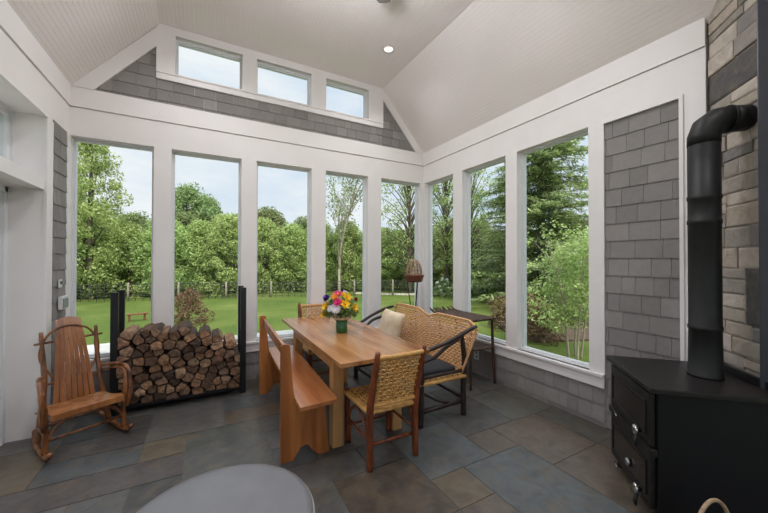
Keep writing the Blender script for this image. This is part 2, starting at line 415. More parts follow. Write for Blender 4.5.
# ceiling: beadboard profile swept along Y
def ceiling():
    prof = [(XL-.02, 3.235-.02*1.19), (-3.6, TOPZ), (-.765, TOPZ), (.02, 3.235-.02*1.16)]
    pts = []
    for (xa, za), (xb, zb) in zip(prof, prof[1:]):
        d = Vector((xb-xa, zb-za)); L = d.length; d.normalize(); nrm = Vector((-d.y, d.x)); n = round(L/.040); st = L/n
        for i in range(n):
            for s, h in ((0,0), (.0455/.052*st,0), (.0475/.052*st,.0026), (.050/.052*st,.0026)):
                p = Vector((xa, za))+d*(i*st+s)+nrm*h; pts.append((p.x, p.y))
    pts.append(prof[-1])
    verts, faces = [], []
    ys = (YB-.1, .1)
    for y in ys: verts += [(x, y, z) for x, z in pts]
    n = len(pts)
    for i in range(n-1): faces.append((i, i+1, n+i+1, n+i))
    k = len(verts)
    up = [(XL-.3, 3.1), (XL-.3, 3.25), (-3.7, TOPZ+.25), (-.66, TOPZ+.25), (.3, 3.25), (.3, 3.1)]
    c = struct(pyobj('ceiling', verts, faces, 'ceil'))
    bm = B()
    for (xa, za), (xb, zb) in (((XL-.4,3.36),(-3.65,TOPZ+.12)), ((-3.65,TOPZ+.12),(-.71,TOPZ+.12)), ((-.71,TOPZ+.12),(.25,3.15))):
        prism(bm, [(xa,za),(xb,zb),(xb,zb+.12),(xa,za+.12)], 'Y', YB-3.6, .3)  # unseen roof, carried far past the front wall to block the sun
    obj('roof_sun_block', bm, 'white', c)
ceiling()

BO = [(-4.345,-3.65), (-3.485,-2.755), (-2.58,-1.868), (-1.668,-1.01), (-.785,-.05)]
RO = [(-.74,-.05), (-1.68,-.93), (-2.64,-1.84)]
TW = 2.96  # unused height guard
# ---- wall_back
bm = B(); T = .15
def hbox(x0,x1,z0,z1,y0=0,y1=T): box(bm, x0,x1,y0,y1,z0,z1)
xs = [XL]+[v for o in BO for v in o]+[0]
for a, b in zip(xs[::2], xs[1::2]): hbox(a, b, SILL, HEAD)
hbox(XL-.15, .15, HEAD, FR0-.004); hbox(XL-.15,.15,FR0-.004,FR0+.004,.01,T)
hbox(XL-.15, .15, FR0+.004, FR1, -.012, T)
hbox(XL-.15, .15, -.5, SILL, .01, T)
hbox(XL, 0, .345, .445, -.012, .02); hbox(XL, 0, .445, SILL, -.03, .05)     # apron and stool
# gable body behind shingles, with the clerestory opening
CX = [(-3.455,-2.752), (-2.585,-1.882), (-1.673,-1.01)]
CZ0, CZ1 = 3.6, 4.04
def slope(x): return 3.235+min(x-XL, 0-x)*1.18
bmg = bm
prism(bm, [(XL-.1,FR1),(-3.63,FR1),(-3.63,TOPZ+.1),(XL-.1,3.25)], 'Y', .012, T)
prism(bm, [(-.77,FR1),(.1,FR1),(.1,3.25),(-.77,TOPZ+.1)], 'Y', .012, T)
hbox(-3.63, -.77, FR1, CZ0, .012, T); hbox(-3.63,-.77,CZ1,TOPZ+.1,.0,T)
cx = [-3.63]+[v for o in CX for v in o]+[-.77]
for a, b in zip(cx[::2], cx[1::2]): hbox(a, b, CZ0, CZ1, 0, T)
wb = struct(obj('wall_back', bm, 'white'))
# clerestory casing + rake trims
bm = B()
box(bm, -3.635,-.762, -.02,.012, 3.515,CZ0-.02, .003); box(bm, -3.635,-.762,-.03,.03,CZ0-.02,CZ0,.003)
box(bm, -3.635,-3.455,-.02,.012,CZ0,TOPZ); box(bm, -1.01+.06,-.762,-.02,.012,CZ0,TOPZ); box(bm,-3.455,-.95,-.02,.012,CZ1,TOPZ)
box(bm,-1.01,-.95,-.02,.012,CZ0,CZ1)
for a, b in zip(cx[2:-1:2], cx[3:-1:2]): box(bm, a, b, -.02, .0, CZ0, CZ1)
def rake(xa, xb, w):
    za, zb = slope(xa), slope(xb); d = Vector((xb-xa, zb-za)).normalized(); n = Vector((d.y,-d.x))*(1 if d.y > 0 else -1)
    if n.y > 0: n = -n
    za2 = Vector((xa,za))+n*w; zb2 = Vector((xb,zb))+n*w
    prism(bm, clip([(xa,za),(xb,zb),(zb2.x,zb2.y),(za2.x,za2.y)], 0, -1, -FR1-.001), 'Y', -.018, .012)
rake(XL-.03, -3.58, .135); rake(.03, -.745, .115)
obj('gable_trim', bm, 'white', wb)
bm = B()
PB = lambda s, z, d: (s, .010-d, z)
shingles(bm, XL, -3.63, FR1, 4.15, PB, .125, [(-1.18,1,3.235-1.18*XL)], 3)
shingles(bm, -.765, 0, FR1, 4.15, PB, .125, [(1.18,1,3.235)], 4)
shingles(bm, -3.63, -.765, FR1, 3.53, PB, .125, (), 5)
shingles(bm, XL, 0, 0, .345, PB, .15, (), 6)
obj('shingle_cladding', bm, 'shingle', wb)

# ---- wall_right
bm = B()
def vbox(y0,y1,z0,z1,x0=0,x1=T): box(bm, x0,x1,y0,y1,z0,z1)
for a, b in ((-.05,0),(-.93,-.74),(-1.84,-1.68),(-2.775,-2.64)): vbox(a, b, SILL, HEAD)
vbox(-3.46, 0, HEAD, FR0-.004); vbox(-3.46,0,FR0-.004,FR0+.004,.01,T); vbox(-3.46,0,FR0+.004,3.3,-.012,T)
vbox(-2.775,.15,-.5,SILL,.01,T); vbox(-3.46,-2.775,-.5,SILL,.03,T); vbox(-2.775,0,.345,.445,-.012,.02); vbox(-2.775,0,.445,SILL,-.03,.05)
vbox(-3.46,-2.775,SILL,HEAD,.03,T)
vbox(-3.46,-3.32,0,HEAD,-.0,.04); vbox(-3.335,-3.31,0,HEAD,-.012,.04)
vbox(-3.32,-2.775,HEAD-.02,HEAD,-.004,.04)
wr = struct(obj('wall_right', bm, 'white'))
bm = B(); PR = lambda s, z, d: (.026-d, s, z)
shingles(bm, -3.32, -2.775, 0, HEAD-.01, PR, .153, (), 8)
PR2 = lambda s, z, d: (.010-d, s, z)
shingles(bm, -2.775, 0, 0, .345, PR2, .153, (), 9)
obj('shingle_cladding', bm, 'shingle', wr)

# ---- wall_left with the deep opening
bm = B(); DL = XL-.24; LO = -4.75
box(bm, DL, XL, -.56, .15, 0, HEAD-.03); box(bm, DL, XL, YB, LO, 0, HEAD-.03)
box(bm, DL, XL, YB, .15, HEAD-.03, FR0-.004); box(bm, DL, XL-.01, YB, .15, FR0-.004, FR0+.004); box(bm, DL, XL+.012, YB, 0, FR0+.004, FR1+.02)
box(bm, DL, XL, LO, -.56, 2.09, 2.19)
box(bm, XL, XL+.010, -.56, -.44, 0, HEAD-.03); box(bm, XL, XL+.01, -.09, 0, 0, HEAD); box(bm, XL, XL+.008, -.44, -.41, 0, HEAD-.03)
box(bm, XL, XL+.018, -.57, -.54, 0, HEAD-.02); box(bm, XL, XL+.022, LO, -.56, HEAD-.04, HEAD-.015)
wl = struct(obj('wall_left', bm, 'white'))
bm = B(); PL = lambda s, z, d: (XL+.002+d, s, z)
shingles(bm, -.41, -.09, 0, HEAD, PL, .15, (), 12)
obj('shingle_cladding', bm, 'shingle', wl)

# ---- wall_front (behind the camera) with two unseen glazed openings added to let daylight in
bm = B()
FO = [(-3.95,-2.45), (-2.15,-.75)]
for a, b in ((XL-.24,-3.95),(-2.45,-2.15),(-.75,.2)): box(bm, a, b, YB-.15, YB, 0, 2.5)
box(bm, XL-.24, .2, YB-.15, YB, 2.5, 4.25)
struct(obj('wall_front', bm, 'white'))
bm = B(); box(bm, -.33, -.18, YB, -3.93, 0, 3.7); struct(obj('wall_chimney_side', bm, 'white'))

# ---- stone chimney at 45 degrees across the corner
def stone():
    s2 = 1/math.sqrt(2)
    O = Vector((.0,-3.45,0)); ax = Vector((-s2,-s2,0)); nr = Vector((-s2,s2,0))
    # body
    bm = B()
    a = O-nr*.04; b = O+ax*.49-nr*.04
    poly = [(a.x+.02,a.y+.02),(b.x,b.y),(b.x+.5,b.y-.1),(a.x+.5,a.y+.02)]
    prism(bm, poly, 'Z', 0, 4.2)
    w = struct(obj('wall_chimney', bm, 'mortar'))
    bm = B(); rects = []; q = random.Random(21); cols = []
    DK1, DK2 = (0,.45,2.60,2.81), (.32,.5,1.10,1.45)
    for (a_, b_, c_, d_) in ((0,.5,0,1.10),(0,.32,1.10,1.45),(0,.5,1.45,2.60),(.45,.5,2.60,2.81),(0,.5,2.81,4.2)):
        split_rects(a_, b_, c_, d_, (.10,.06), (.34,.15), q, rects)
    rects += [DK1, DK2]
    pal = [(182,172,162),(192,182,172),(160,154,148),(176,166,154),(142,138,136),(198,188,178),(168,160,152),(186,174,162)]
    for x0, x1, z0, z1 in rects:
        g = .004; dp = q.uniform(.006,.018)
        cc = (100,97,97) if (x0,x1,z0,z1) in (DK1,DK2) else q.choice(pal); cols += [cc]*9
        c = [(x0+g,z0+g),(x1-g,z0+g),(x1-g,z1-g),(x0+g,z1-g)]
        c = [(x+q.uniform(-.004,.004), z+q.uniform(-.004,.004)) for x, z in c]
        m = ((x0+x1)/2, (z0+z1)/2)
        def W(x, z, d): p = O+ax*x+nr*(d-.04); return (p.x, p.y, z)
        r0 = [bm.verts.new(W(x,z,-.002)) for x, z in c]
        r1 = [bm.verts.new(W(x,z,dp)) for x, z in c]
        ins = lambda p: (p[0]+(m[0]-p[0])*min(.25,.012/abs(m[0]-p[0]+1e-6)), p[1]+(m[1]-p[1])*min(.25,.012/abs(m[1]-p[1]+1e-6)))
        r2 = [bm.verts.new(W(*ins(p),dp+.004+q.uniform(-.003,.003))) for p in c]
        for A_, B_ in ((r0,r1),(r1,r2)):
            for i in range(4): bm.faces.new((A_[i],A_[(i+1)%4],B_[(i+1)%4],B_[i]))
        bm.faces.new(r2)
    o = obj('fieldstones', bm, 'stone', w); colour_faces(o, cols)
stone()
bm = B(); box(bm, -.43, -.34, -3.935, -3.80, 0, 4.12, .006); box(bm, -.40, -.35, -4.6, -3.93, 2.3, 2.42, .004)
d2 = struct(obj('door_2', bm, 'steel'))

# ---- windows
wn = [0]
def window(kind, a, b, z0, z1, wall, name=None, sash=.026, side=None):
    """frame set back in the opening with one pane"""
    wn[0] += 1
    bm = B(); g = B(); s = sash; rc = .085
    def bx(b_, u0,u1,z0_,z1_,d0,d1):
        if wall == 'back': box(b_, u0,u1, d0,d1, z0_,z1_)
        elif wall == 'right': box(b_, d0,d1, u0,u1, z0_,z1_)
        elif wall == 'left': box(b_, DL-d1+.03,DL-d0+.12, u0,u1, z0_,z1_)
        elif wall == 'front': box(b_, u0,u1, YB-d1,YB-d0, z0_,z1_)
    bx(bm,a,a+s,z0,z1,rc,rc+.05); bx(bm,b-s,b,z0,z1,rc,rc+.05); bx(bm,a+s,b-s,z0,z0+s,rc,rc+.05); bx(bm,a+s,b-s,z1-s,z1,rc,rc+.05)
    e = .012
    bx(bm,a,a+e,z0,z1,rc-.02,rc); bx(bm,b-e,b,z0,z1,rc-.02,rc); bx(bm,a+e,b-e,z0,z0+e,rc-.02,rc); bx(bm,a+e,b-e,z1-e,z1,rc-.02,rc)
    w = struct(obj(name or 'window_%d' % wn[0], bm, 'vinyl'))
    bx(g,a+s,b-s,z0+s,z1-s,rc+.022,rc+.026)
    obj('glass_pane', g, 'glass', w)
    return w
for a, b in BO: window('w', a, b, SILL, HEAD, 'back')
for a, b in RO: window('w', a, b, SILL, HEAD, 'right')
for a, b in CX: window('c', a, b, CZ0, CZ1, 'back', sash=.022)
# left glazed door leaf rows and transoms
def left_units():
    ys = [-.56, -1.9, -3.3, LO]
    for i, (a, b) in enumerate(zip(ys[1:], ys)):
        window('t', a, b, 2.19, HEAD-.03, 'left', sash=.06)
        bm = B(); x0, x1 = DL-.04, DL+.015
        box(bm, x0-.03,x1+.01,b-.05,b,0,2.09,.004); box(bm, x0-.03,x1+.01,a,a+.05,0,2.09,.004); box(bm, x0-.03,x1+.01,a,b,2.04,2.09,.004)
        box(bm, x0,x1-.01,b-.15,b-.05,.02,2.04,.004); box(bm,x0,x1-.01,a+.05,a+.15,.02,2.04,.004); box(bm,x0,x1-.01,a+.15,b-.15,.02,.24,.004); box(bm,x0,x1-.01,a+.15,b-.15,1.94,2.04,.004)
        d = struct(obj('door_%d' % (1 if i == 0 else i+2), bm, 'vinyl'))
        g = B(); box(g, x0+.02,x0+.026,a+.15,b-.15,.24,1.94); obj('glass_pane', g, 'glass', d)
        h = B(); tube(h, [(x1-.01,a+.1,1.0),(x1+.05,a+.1,1.0),(x1+.05,a+.2,1.0)], .009, 8, smooth=3); obj('door_handle', h, 'chrome', d, True)
left_units()
for a, b in FO: window('f', a, b, .02, 2.5, 'front', sash=.07)  # panes of the added daylight openings behind the camera

# small wall fittings
bm = B(); box(bm, XL+.018,XL+.03,-.31,-.245,1.235,1.31,.003); t = obj('thermostat', bm, 'plastic'); tag(t, 'small white thermostat high on the narrow shingle strip', 'thermostat')
b2 = B(); box(b2, XL+.0301,XL+.034,-.295,-.26,1.265,1.295,.001); obj('sensor_window', b2, 'dark', t)
bm = B(); box(bm, XL+.018,XL+.045,-.31,-.15,1.03,1.15,.004); t = obj('control_panel', bm, 'plastic'); tag(t, 'grey and white control panel on the shingles above the rocker', 'switch')
b2 = B(); box(b2, XL+.0451,XL+.052,-.285,-.16,1.04,1.13,.003); obj('panel_cover', b2, 'greyp', t)
bm = B(); box(bm, -.018,-.006,-1.255,-1.175,.19,.315,.003); t = obj('wall_outlet', bm, 'plastic'); tag(t, 'white electrical outlet on the grey shingles below the right-hand windows', 'outlet')
for z in (.225,.28):
    b2 = B(); box(b2, -.0205,-.0181,-1.235,-1.195,z-.014,z+.014,.001); obj('socket', b2, 'greyp', t)

# downlights
for i, (x, y) in enumerate([(-1.155,-.871), (-3.2,-.871), (-1.155,-2.6), (-3.2,-2.6), (-1.155,-4.4), (-3.2,-4.4)]):
    lab = 'round white recessed ceiling light near the gable windows' if i == 0 else 'round white recessed ceiling light out over the room'
    t = thing('recessed_light', lab, 'ceiling light', (x, y, TOPZ), 0, 'recessed ceiling lights')
    if i == 0: del t['group']
    bm = B(); lathe(bm, [(.062,-.001),(.082,-.001),(.08,-.008),(.064,-.012),(.058,-.004)], 28); obj('trim_ring', bm, 'plastic', t, True)
    bm = B(); lathe(bm, [(.0,-.0075),(.05,-.0075),(.054,-.0045),(.0,-.0045)], 24); obj('lens', bm, 'lamp', t)
    l = bpy.data.lights.new('downlight', 'SPOT'); l.shadow_soft_size = .05; l.energy = 58; l.color = (.97,.96,1); l.spot_size = R(150); l.spot_blend = 1
    lo = bpy.data.objects.new('downlight', l); COL.objects.link(lo); lo.parent = t; lo.location = (0,0,-.016)

# ceiling fan
t = thing('ceiling_fan', 'grey ceiling fan with one blade tip showing at the top', 'fan', (-2.18,-2.2,TOPZ))
bm = B(); lathe(bm, [(.0,0),(.07,0),(.06,-.05),(.02,-.06),(.0,-.06)], 24); obj('canopy', bm, 'fan', t, True)
bm = B(); tube(bm, [(0,0,-.05),(0,0,-.16)], .014, 10, smooth=0); obj('rod', bm, 'fan', t)
bm = B(); lathe(bm, [(.0,-.15),(.07,-.16),(.1,-.2),(.1,-.25),(.06,-.29),(.0,-.295)], 28); obj('motor', bm, 'fan', t, True)
bm = B(); tube(bm, [(0,0,-.29),(0,0,-.46)], .012, 10, smooth=0); obj('added_globe_stem', bm, 'fan', t)
bm = B(); bmesh.ops.create_uvsphere(bm, u_segments=24, v_segments=14, radius=.09, matrix=Matrix.Translation((0,0,-.54))); gl = obj('added_light_globe', bm, 'globe', t, True)  # unseen globe light added to brighten the ceiling and cast the blade shadow
l = bpy.data.lights.new('added_globe_light', 'POINT'); l.energy = 43; l.shadow_soft_size = .095; l.color = (.95,.96,1)
lo = bpy.data.objects.new('added_globe_light', l); COL.objects.link(lo); lo.parent = t; lo.location = (0,0,-.54)
for k in range(5):
    a = R(43+72*k); bm = B()
    poly = [(.09,-.02),(.16,-.03),(.22,-.062),(.62,-.072),(.665,-.055),(.675,0),(.665,.055),(.62,.07),(.22,.06),(.16,.03),(.09,.02)]
    prism(bm, poly, 'Z', -.232, -.222)
    for v in bm.verts: v.co.z += v.co.y*.15
    o = obj('blade', bm, 'fan', t); o.rotation_euler = (0,0,a)

# ================================================================== FURNITURE
# ---- farm table
TZ = .77
t = thing('farm_table', 'long pale pine farm table with square legs between the bench and the settee', 'table', (-1.93,-1.26,0))
bm = B(); W = .385; L0, L1 = -.985, .99; n = 4; q = random.Random(3)
xs = [-W,-.16,.03,.20,W]
for a, b in zip(xs, xs[1:]): box(bm, a+.001, b-.001, L0, L1, TZ-.032, TZ, .0025)
obj('tabletop', bm, 'table', t)
bm = B()
box(bm, -.33,.33,-.60,-.578,TZ-.14,TZ-.033); box(bm,-.33,.33,.60,.622,TZ-.14,TZ-.033); box(bm,-.325,-.303,-.59,.6,TZ-.14,TZ-.033); box(bm,.303,.325,-.59,.6,TZ-.14,TZ-.033)
obj('apron', bm, 'tleg', t)
for sx in (-1,1):
    for sy, yy in ((-1,-.615),(1,.63)):
        bm = B(); x = sx*.275; vs = box(bm, x-.045,x+.045,yy-.045,yy+.045,0,TZ-.033,.004); obj('leg', bm, 'tleg', t)

# ---- settle bench
t = thing('settle_bench', 'orange-brown wooden bench with a backrest rail along the left side of the table', 'bench', (-2.632,-1.22,0), R(-2))
def bench_panel(y):
    bm = B()
    poly = [(0,0),(.085,0),(.10,.012),(.125,.05),(.15,.085),(.185,.10),(.205,.092),(.225,.06),(.25,.03),(.285,0),(.37,0),(.35,.2),(.335,.44),(.108,.44),(.09,.55),(.068,.84),(.058,.868),(.012,.872),(.0,.86)]
    prism(bm, poly, 'Y', y-.016, y+.016, bev=.003); return bm
for y in (-.69,.69): obj('end_panel', bench_panel(y), 'bench', t)
bm = B(); prism(bm, [(.10,-.90),(.375,-.87),(.385,-.85),(.385,.82),(.10,.82)], 'Z', .441, .472, bev=.004); obj('seat', bm, 'benchy', t)
bm = B(); box(bm, .030,.056,-.672,.672,.755,.842,.004); obj('back_rail', bm, 'benchy', t)

# ---- hickory splint dining chair (faces local -Y)
def dining_chair(label, loc, rz, hs=1.0, backmat='wick'):
    t = thing('dining_chair', label, 'chair', loc, rz)
    Wd, D, SZ = .195, .42, .42
    for sx in (-1,1):
        bm = B(); tube(bm, [(sx*Wd,.21,0),(sx*Wd*.99,.20,.2),(sx*Wd,.205,.42),(sx*Wd*.99,.26,.64*hs),(sx*Wd,.325,.862*hs)], [.024,.025,.027,.025,.019], 10, .08, seed=sx+2); obj('leg', bm, 'hickred', t, True)
        bm = B(); tube(bm, [(sx*(Wd-.005),-.21,0),(sx*(Wd),-.21,.22),(sx*(Wd+.003),-.21,.44)], [.024,.026,.023], 10, .08, seed=sx+5); obj('leg', bm, 'hickred', t, True)
    bm = B()
    for z in (.17,): tube(bm, [(-Wd,.20,z),(Wd,.20,z+.005)], .013, 8, .06, smooth=0)
    for sx in (-1,1):
        tube(bm, [(sx*(Wd+.0),-.21,z+.03),(sx*Wd,.2,z+.03)], .011, 8, smooth=0)
    tube(bm, [(-Wd,-.21,.14),(Wd,-.21,.14)], .012, 8, smooth=0)
    obj('stretcher', bm, 'hickred', t, True)
    for sx in (-1,1):
        bm = B()
        tube(bm, [(sx*(Wd+.0),-.2,.14),(sx*(Wd+.01),-.12,.3),(sx*(Wd+.01),.0,.375),(sx*(Wd+.008),.12,.3),(sx*(Wd+.0),.195,.16)], .010, 8, .05)
        obj('bent_brace', bm, 'hickred', t, True)
    # seat frame rails + weave wrapping over them
    bm = B()
    def S(u, v):
        x = (u*2-1)*(Wd+.006+.006*(1-v)); y = -.235+v*.445
        dip = -.012*(1-(2*u-1)**2)*(1-(2*v-1)**2)
        e = 0.0
        ev = min(v,1-v); 
        if ev < .06: e -= .022*(1-ev/.06)
        eu = min(u,1-u)
        if eu < .06: e -= .022*(1-eu/.06)
        return Vector((x, y, SZ+.012+dip+e)), Vector((0,0,1))
    weave(bm, S, 13, 13, .0088, .0088, .005, .004)
    for a, b in (((-Wd-.01,-.225),(Wd+.01,-.225)), ((-Wd-.005,.2),(Wd+.005,.2)), ((-Wd-.012,-.23),(-Wd-.005,.21)), ((Wd+.012,-.23),(Wd+.005,.21))):
        va, vb = Vector((*a,SZ-.014)), Vector((*b,SZ-.014)); n = 26
        tube(bm, [va+(vb-va)*i/n for i in range(n+1)], [.018,.022]*13, 8, smooth=0)
    s = obj('seat', bm, 'wick', t, True)
    bm = B(); box(bm, -Wd-.01,Wd+.01,-.21,.19,SZ-.02,SZ-.008); obj('seat_shadow_liner', bm, 'underw', s)  # dark sheet standing in for the shade between the strands
    bm = B()
    z0, z1 = .455, .825*hs
    def yb(z): return .205+.12*max(0,(z-.42)/(.83*hs-.42))**1.15
    def S2(u, v):
        z = z0+(z1-z0)*v; x = (u*2-1)*(Wd-.028); y = yb(z)+.018*(1-(2*u-1)**2)
        return Vector((x, y, z)), Vector((0,1,-.3)).normalized()
    weave(bm, S2, 10, 13, .0092, .0078, .006, .0045)
    for z in (z0, z1):
        n = 22; tube(bm, [Vector(((i/n*2-1)*(Wd-.01), yb(z)+.016*(1-(2*i/n-1)**2), z)) for i in range(n+1)], [.014,.018]*11, 8, smooth=0)
    b_ = obj('backrest', bm, backmat, t, True)
    return t
dining_chair('woven splint chair with red-brown stick posts at the near end of the table', (-1.915,-2.09,0), PI)
dining_chair('woven splint chair tucked at the far end of the table under the windows', (-1.86,-.40,0), 0, 1.07, 'wick2')

# ---- settee (faces local -Y)
def settee():
    t = thing('woven_settee', 'two-humped woven rattan settee with dark bent branch arms right of the table', 'settee', (-1.18,-1.27,0), -PI/2)
    W = .71
    def top(tt):
        h = .842+(.062 if tt < 0 else .050)*min(1,1.5*max(0,math.cos((abs(tt)-.58)*PI/1.16)))**1.1
        if abs(tt) > .85: h -= .06*((abs(tt)-.85)/.15)**2
        return h
    def S(u, v):
        tt = u*2-1; z = .40+(top(tt)-.40)*v
        x = tt*(W+.0+.075*v**.8*abs(tt)**2); y = .26+.09*(v**1.3)-.05*abs(tt)**5*(1-v)
        n = Vector((-.2*tt**3*2, -1, .25)).normalized()
        return Vector((x, y, z)), n
    bm = B(); weave(bm, S, 50, 19, .0098, .0088, .0055, .004); 
    n = 120; tube(bm, [S(i/n,1)[0]+Vector((0,0,.002)) for i in range(n+1)], [.010,.0125]*56, 8, smooth=0)
    for u in (0,1): tube(bm, [S(u,i/12)[0] for i in range(13)], [.010,.012]*6, 8, smooth=0)
    obj('woven_back', bm, 'wick2', t, True)
    for sx in (-1,1):
        bm = B(); tube(bm, [(sx*W,.24,0),(sx*W,.235,.25),(sx*(W),.25,.5),(sx*(W+.015),.2,.8)], [.027,.028,.026,.018], 10, .07, seed=sx+9); obj('leg', bm, 'dkhick', t, True)
        bm = B(); tube(bm, [(sx*W,-.27,0),(sx*W,-.265,.3),(sx*(W+.01),-.27,.66)], [.028,.03,.026], 10, .08, seed=sx+12); obj('leg', bm, 'dkhick', t, True)
        bm = B()
        tube(bm, [(sx*(W+.075),.33,.855),(sx*(W+.09),.20,.825),(sx*(W+.08),.0,.755),(sx*(W+.03),-.18,.69),(sx*(W+.01),-.31,.655)], [.017,.02,.019,.018], 10, .06)
        tube(bm, [(sx*(W+.02),.17,.745),(sx*(W+.045),.0,.70),(sx*(W+.03),-.14,.61),(sx*W,-.27,.575)], [.02,.017,.016], 10, .06)
        obj('arm', bm, 'dkhick', t, True)
        bm = B()
        tube(bm, [(sx*W,.24,.14),(sx*W,-.27,.13)], .02, 8, .08, smooth=0); tube(bm, [(sx*W,.24,.43),(sx*W,-.27,.43)], .018, 8, .08, smooth=0)
        tube(bm, [(sx*W,-.25,.3),(sx*W,-.08,.2),(sx*W,.1,.14)], .012, 8, .05)
        obj('side_rail', bm, 'dkhick', t, True)
    bm = B()
    for y, z in ((-.27,.37),(.24,.37),(-.27,.13),(.24,.16)): tube(bm, [(-W,y,z),(0,y,z+.006),(W,y,z)], .018, 8, .07)
    obj('stretcher', bm, 'dkhick', t, True)
    bm = B()
    def S3(u, v): return Vector(((u*2-1)*(W+.01), -.28+v*.53, .392-.012*(1-(2*u-1)**2))), Vector((0,0,1))
    weave(bm, S3, 44, 16, .0115, .0115, .003, .003)
    for y in (-.285,.25): tube(bm, [Vector(((i/44*2-1)*(W+.005), y, .378)) for i in range(45)], [.017,.02]*22, 8, smooth=0)
    for sx in (-1,1): tube(bm, [Vector((sx*(W+.012), -.285+i/20*.535, .378)) for i in range(21)], [.017,.02]*10, 8, smooth=0)
    obj('woven_seat', bm, 'wick', t, True)
    # cushions lie on it
    def cushion(name, lab, x0, x1, y0, y1, z0, h, mat):
        bm = B(); box(bm, x0,x1,y0,y1,z0,z0+h, min(h*.42,.035))
        o = obj(name, bm, mat, None, True); o.location = (-1.18,-1.27,0); o.rotation_euler = (0,0,-PI/2); return o
    tag(cushion('seat_cushion', '', .012,.66,-.25,.19,.404,.06,'cush'), 'dark charcoal seat cushion on the near half of the settee', 'cushion')
    tag(cushion('seat_cushion', '', -.66,-.012,-.25,.19,.404,.06,'cush'), 'dark charcoal seat cushion on the far half of the settee behind the table', 'cushion')
settee()
# pillow
bm = B(); N = 14
for i in range(N+1):
    for j in range(N+1):
        pass
def pillow_mesh(w, h, d):
    bm = B(); g = {}
    for s in (-1,1):
        for i in range(N+1):
            for j in range(N+1):
                u, v = i/N*2-1, j/N*2-1
                e = (1-u**4)*(1-v**4)
                pin = 1-.06*(1-abs(u))*0-.05*(1-u*u)*abs(v)**3
                pin2 = 1-.05*(1-v*v)*abs(u)**3
                if (abs(u) == 1 or abs(v) == 1) and s == 1: g[(s,i,j)] = g[(-1,i,j)]; continue
                g[(s,i,j)] = bm.verts.new((u*w*pin2, s*d*max(e,0)**.55, v*h*pin))
        for i in range(N):
            for j in range(N):
                f = bm.faces.new((g[(s,i,j)], g[(s,i+1,j)], g[(s,i+1,j+1)], g[(s,i,j+1)])); f.smooth = True
    return bm
p = obj('throw_pillow', pillow_mesh(.20,.20,.07), 'pillow', None, True); p.location = (-1.115,-.86,.665); p.rotation_euler = (R(-18),R(4),R(-82))
tag(p, 'cream patterned throw pillow propped in the far half of the settee', 'pillow')

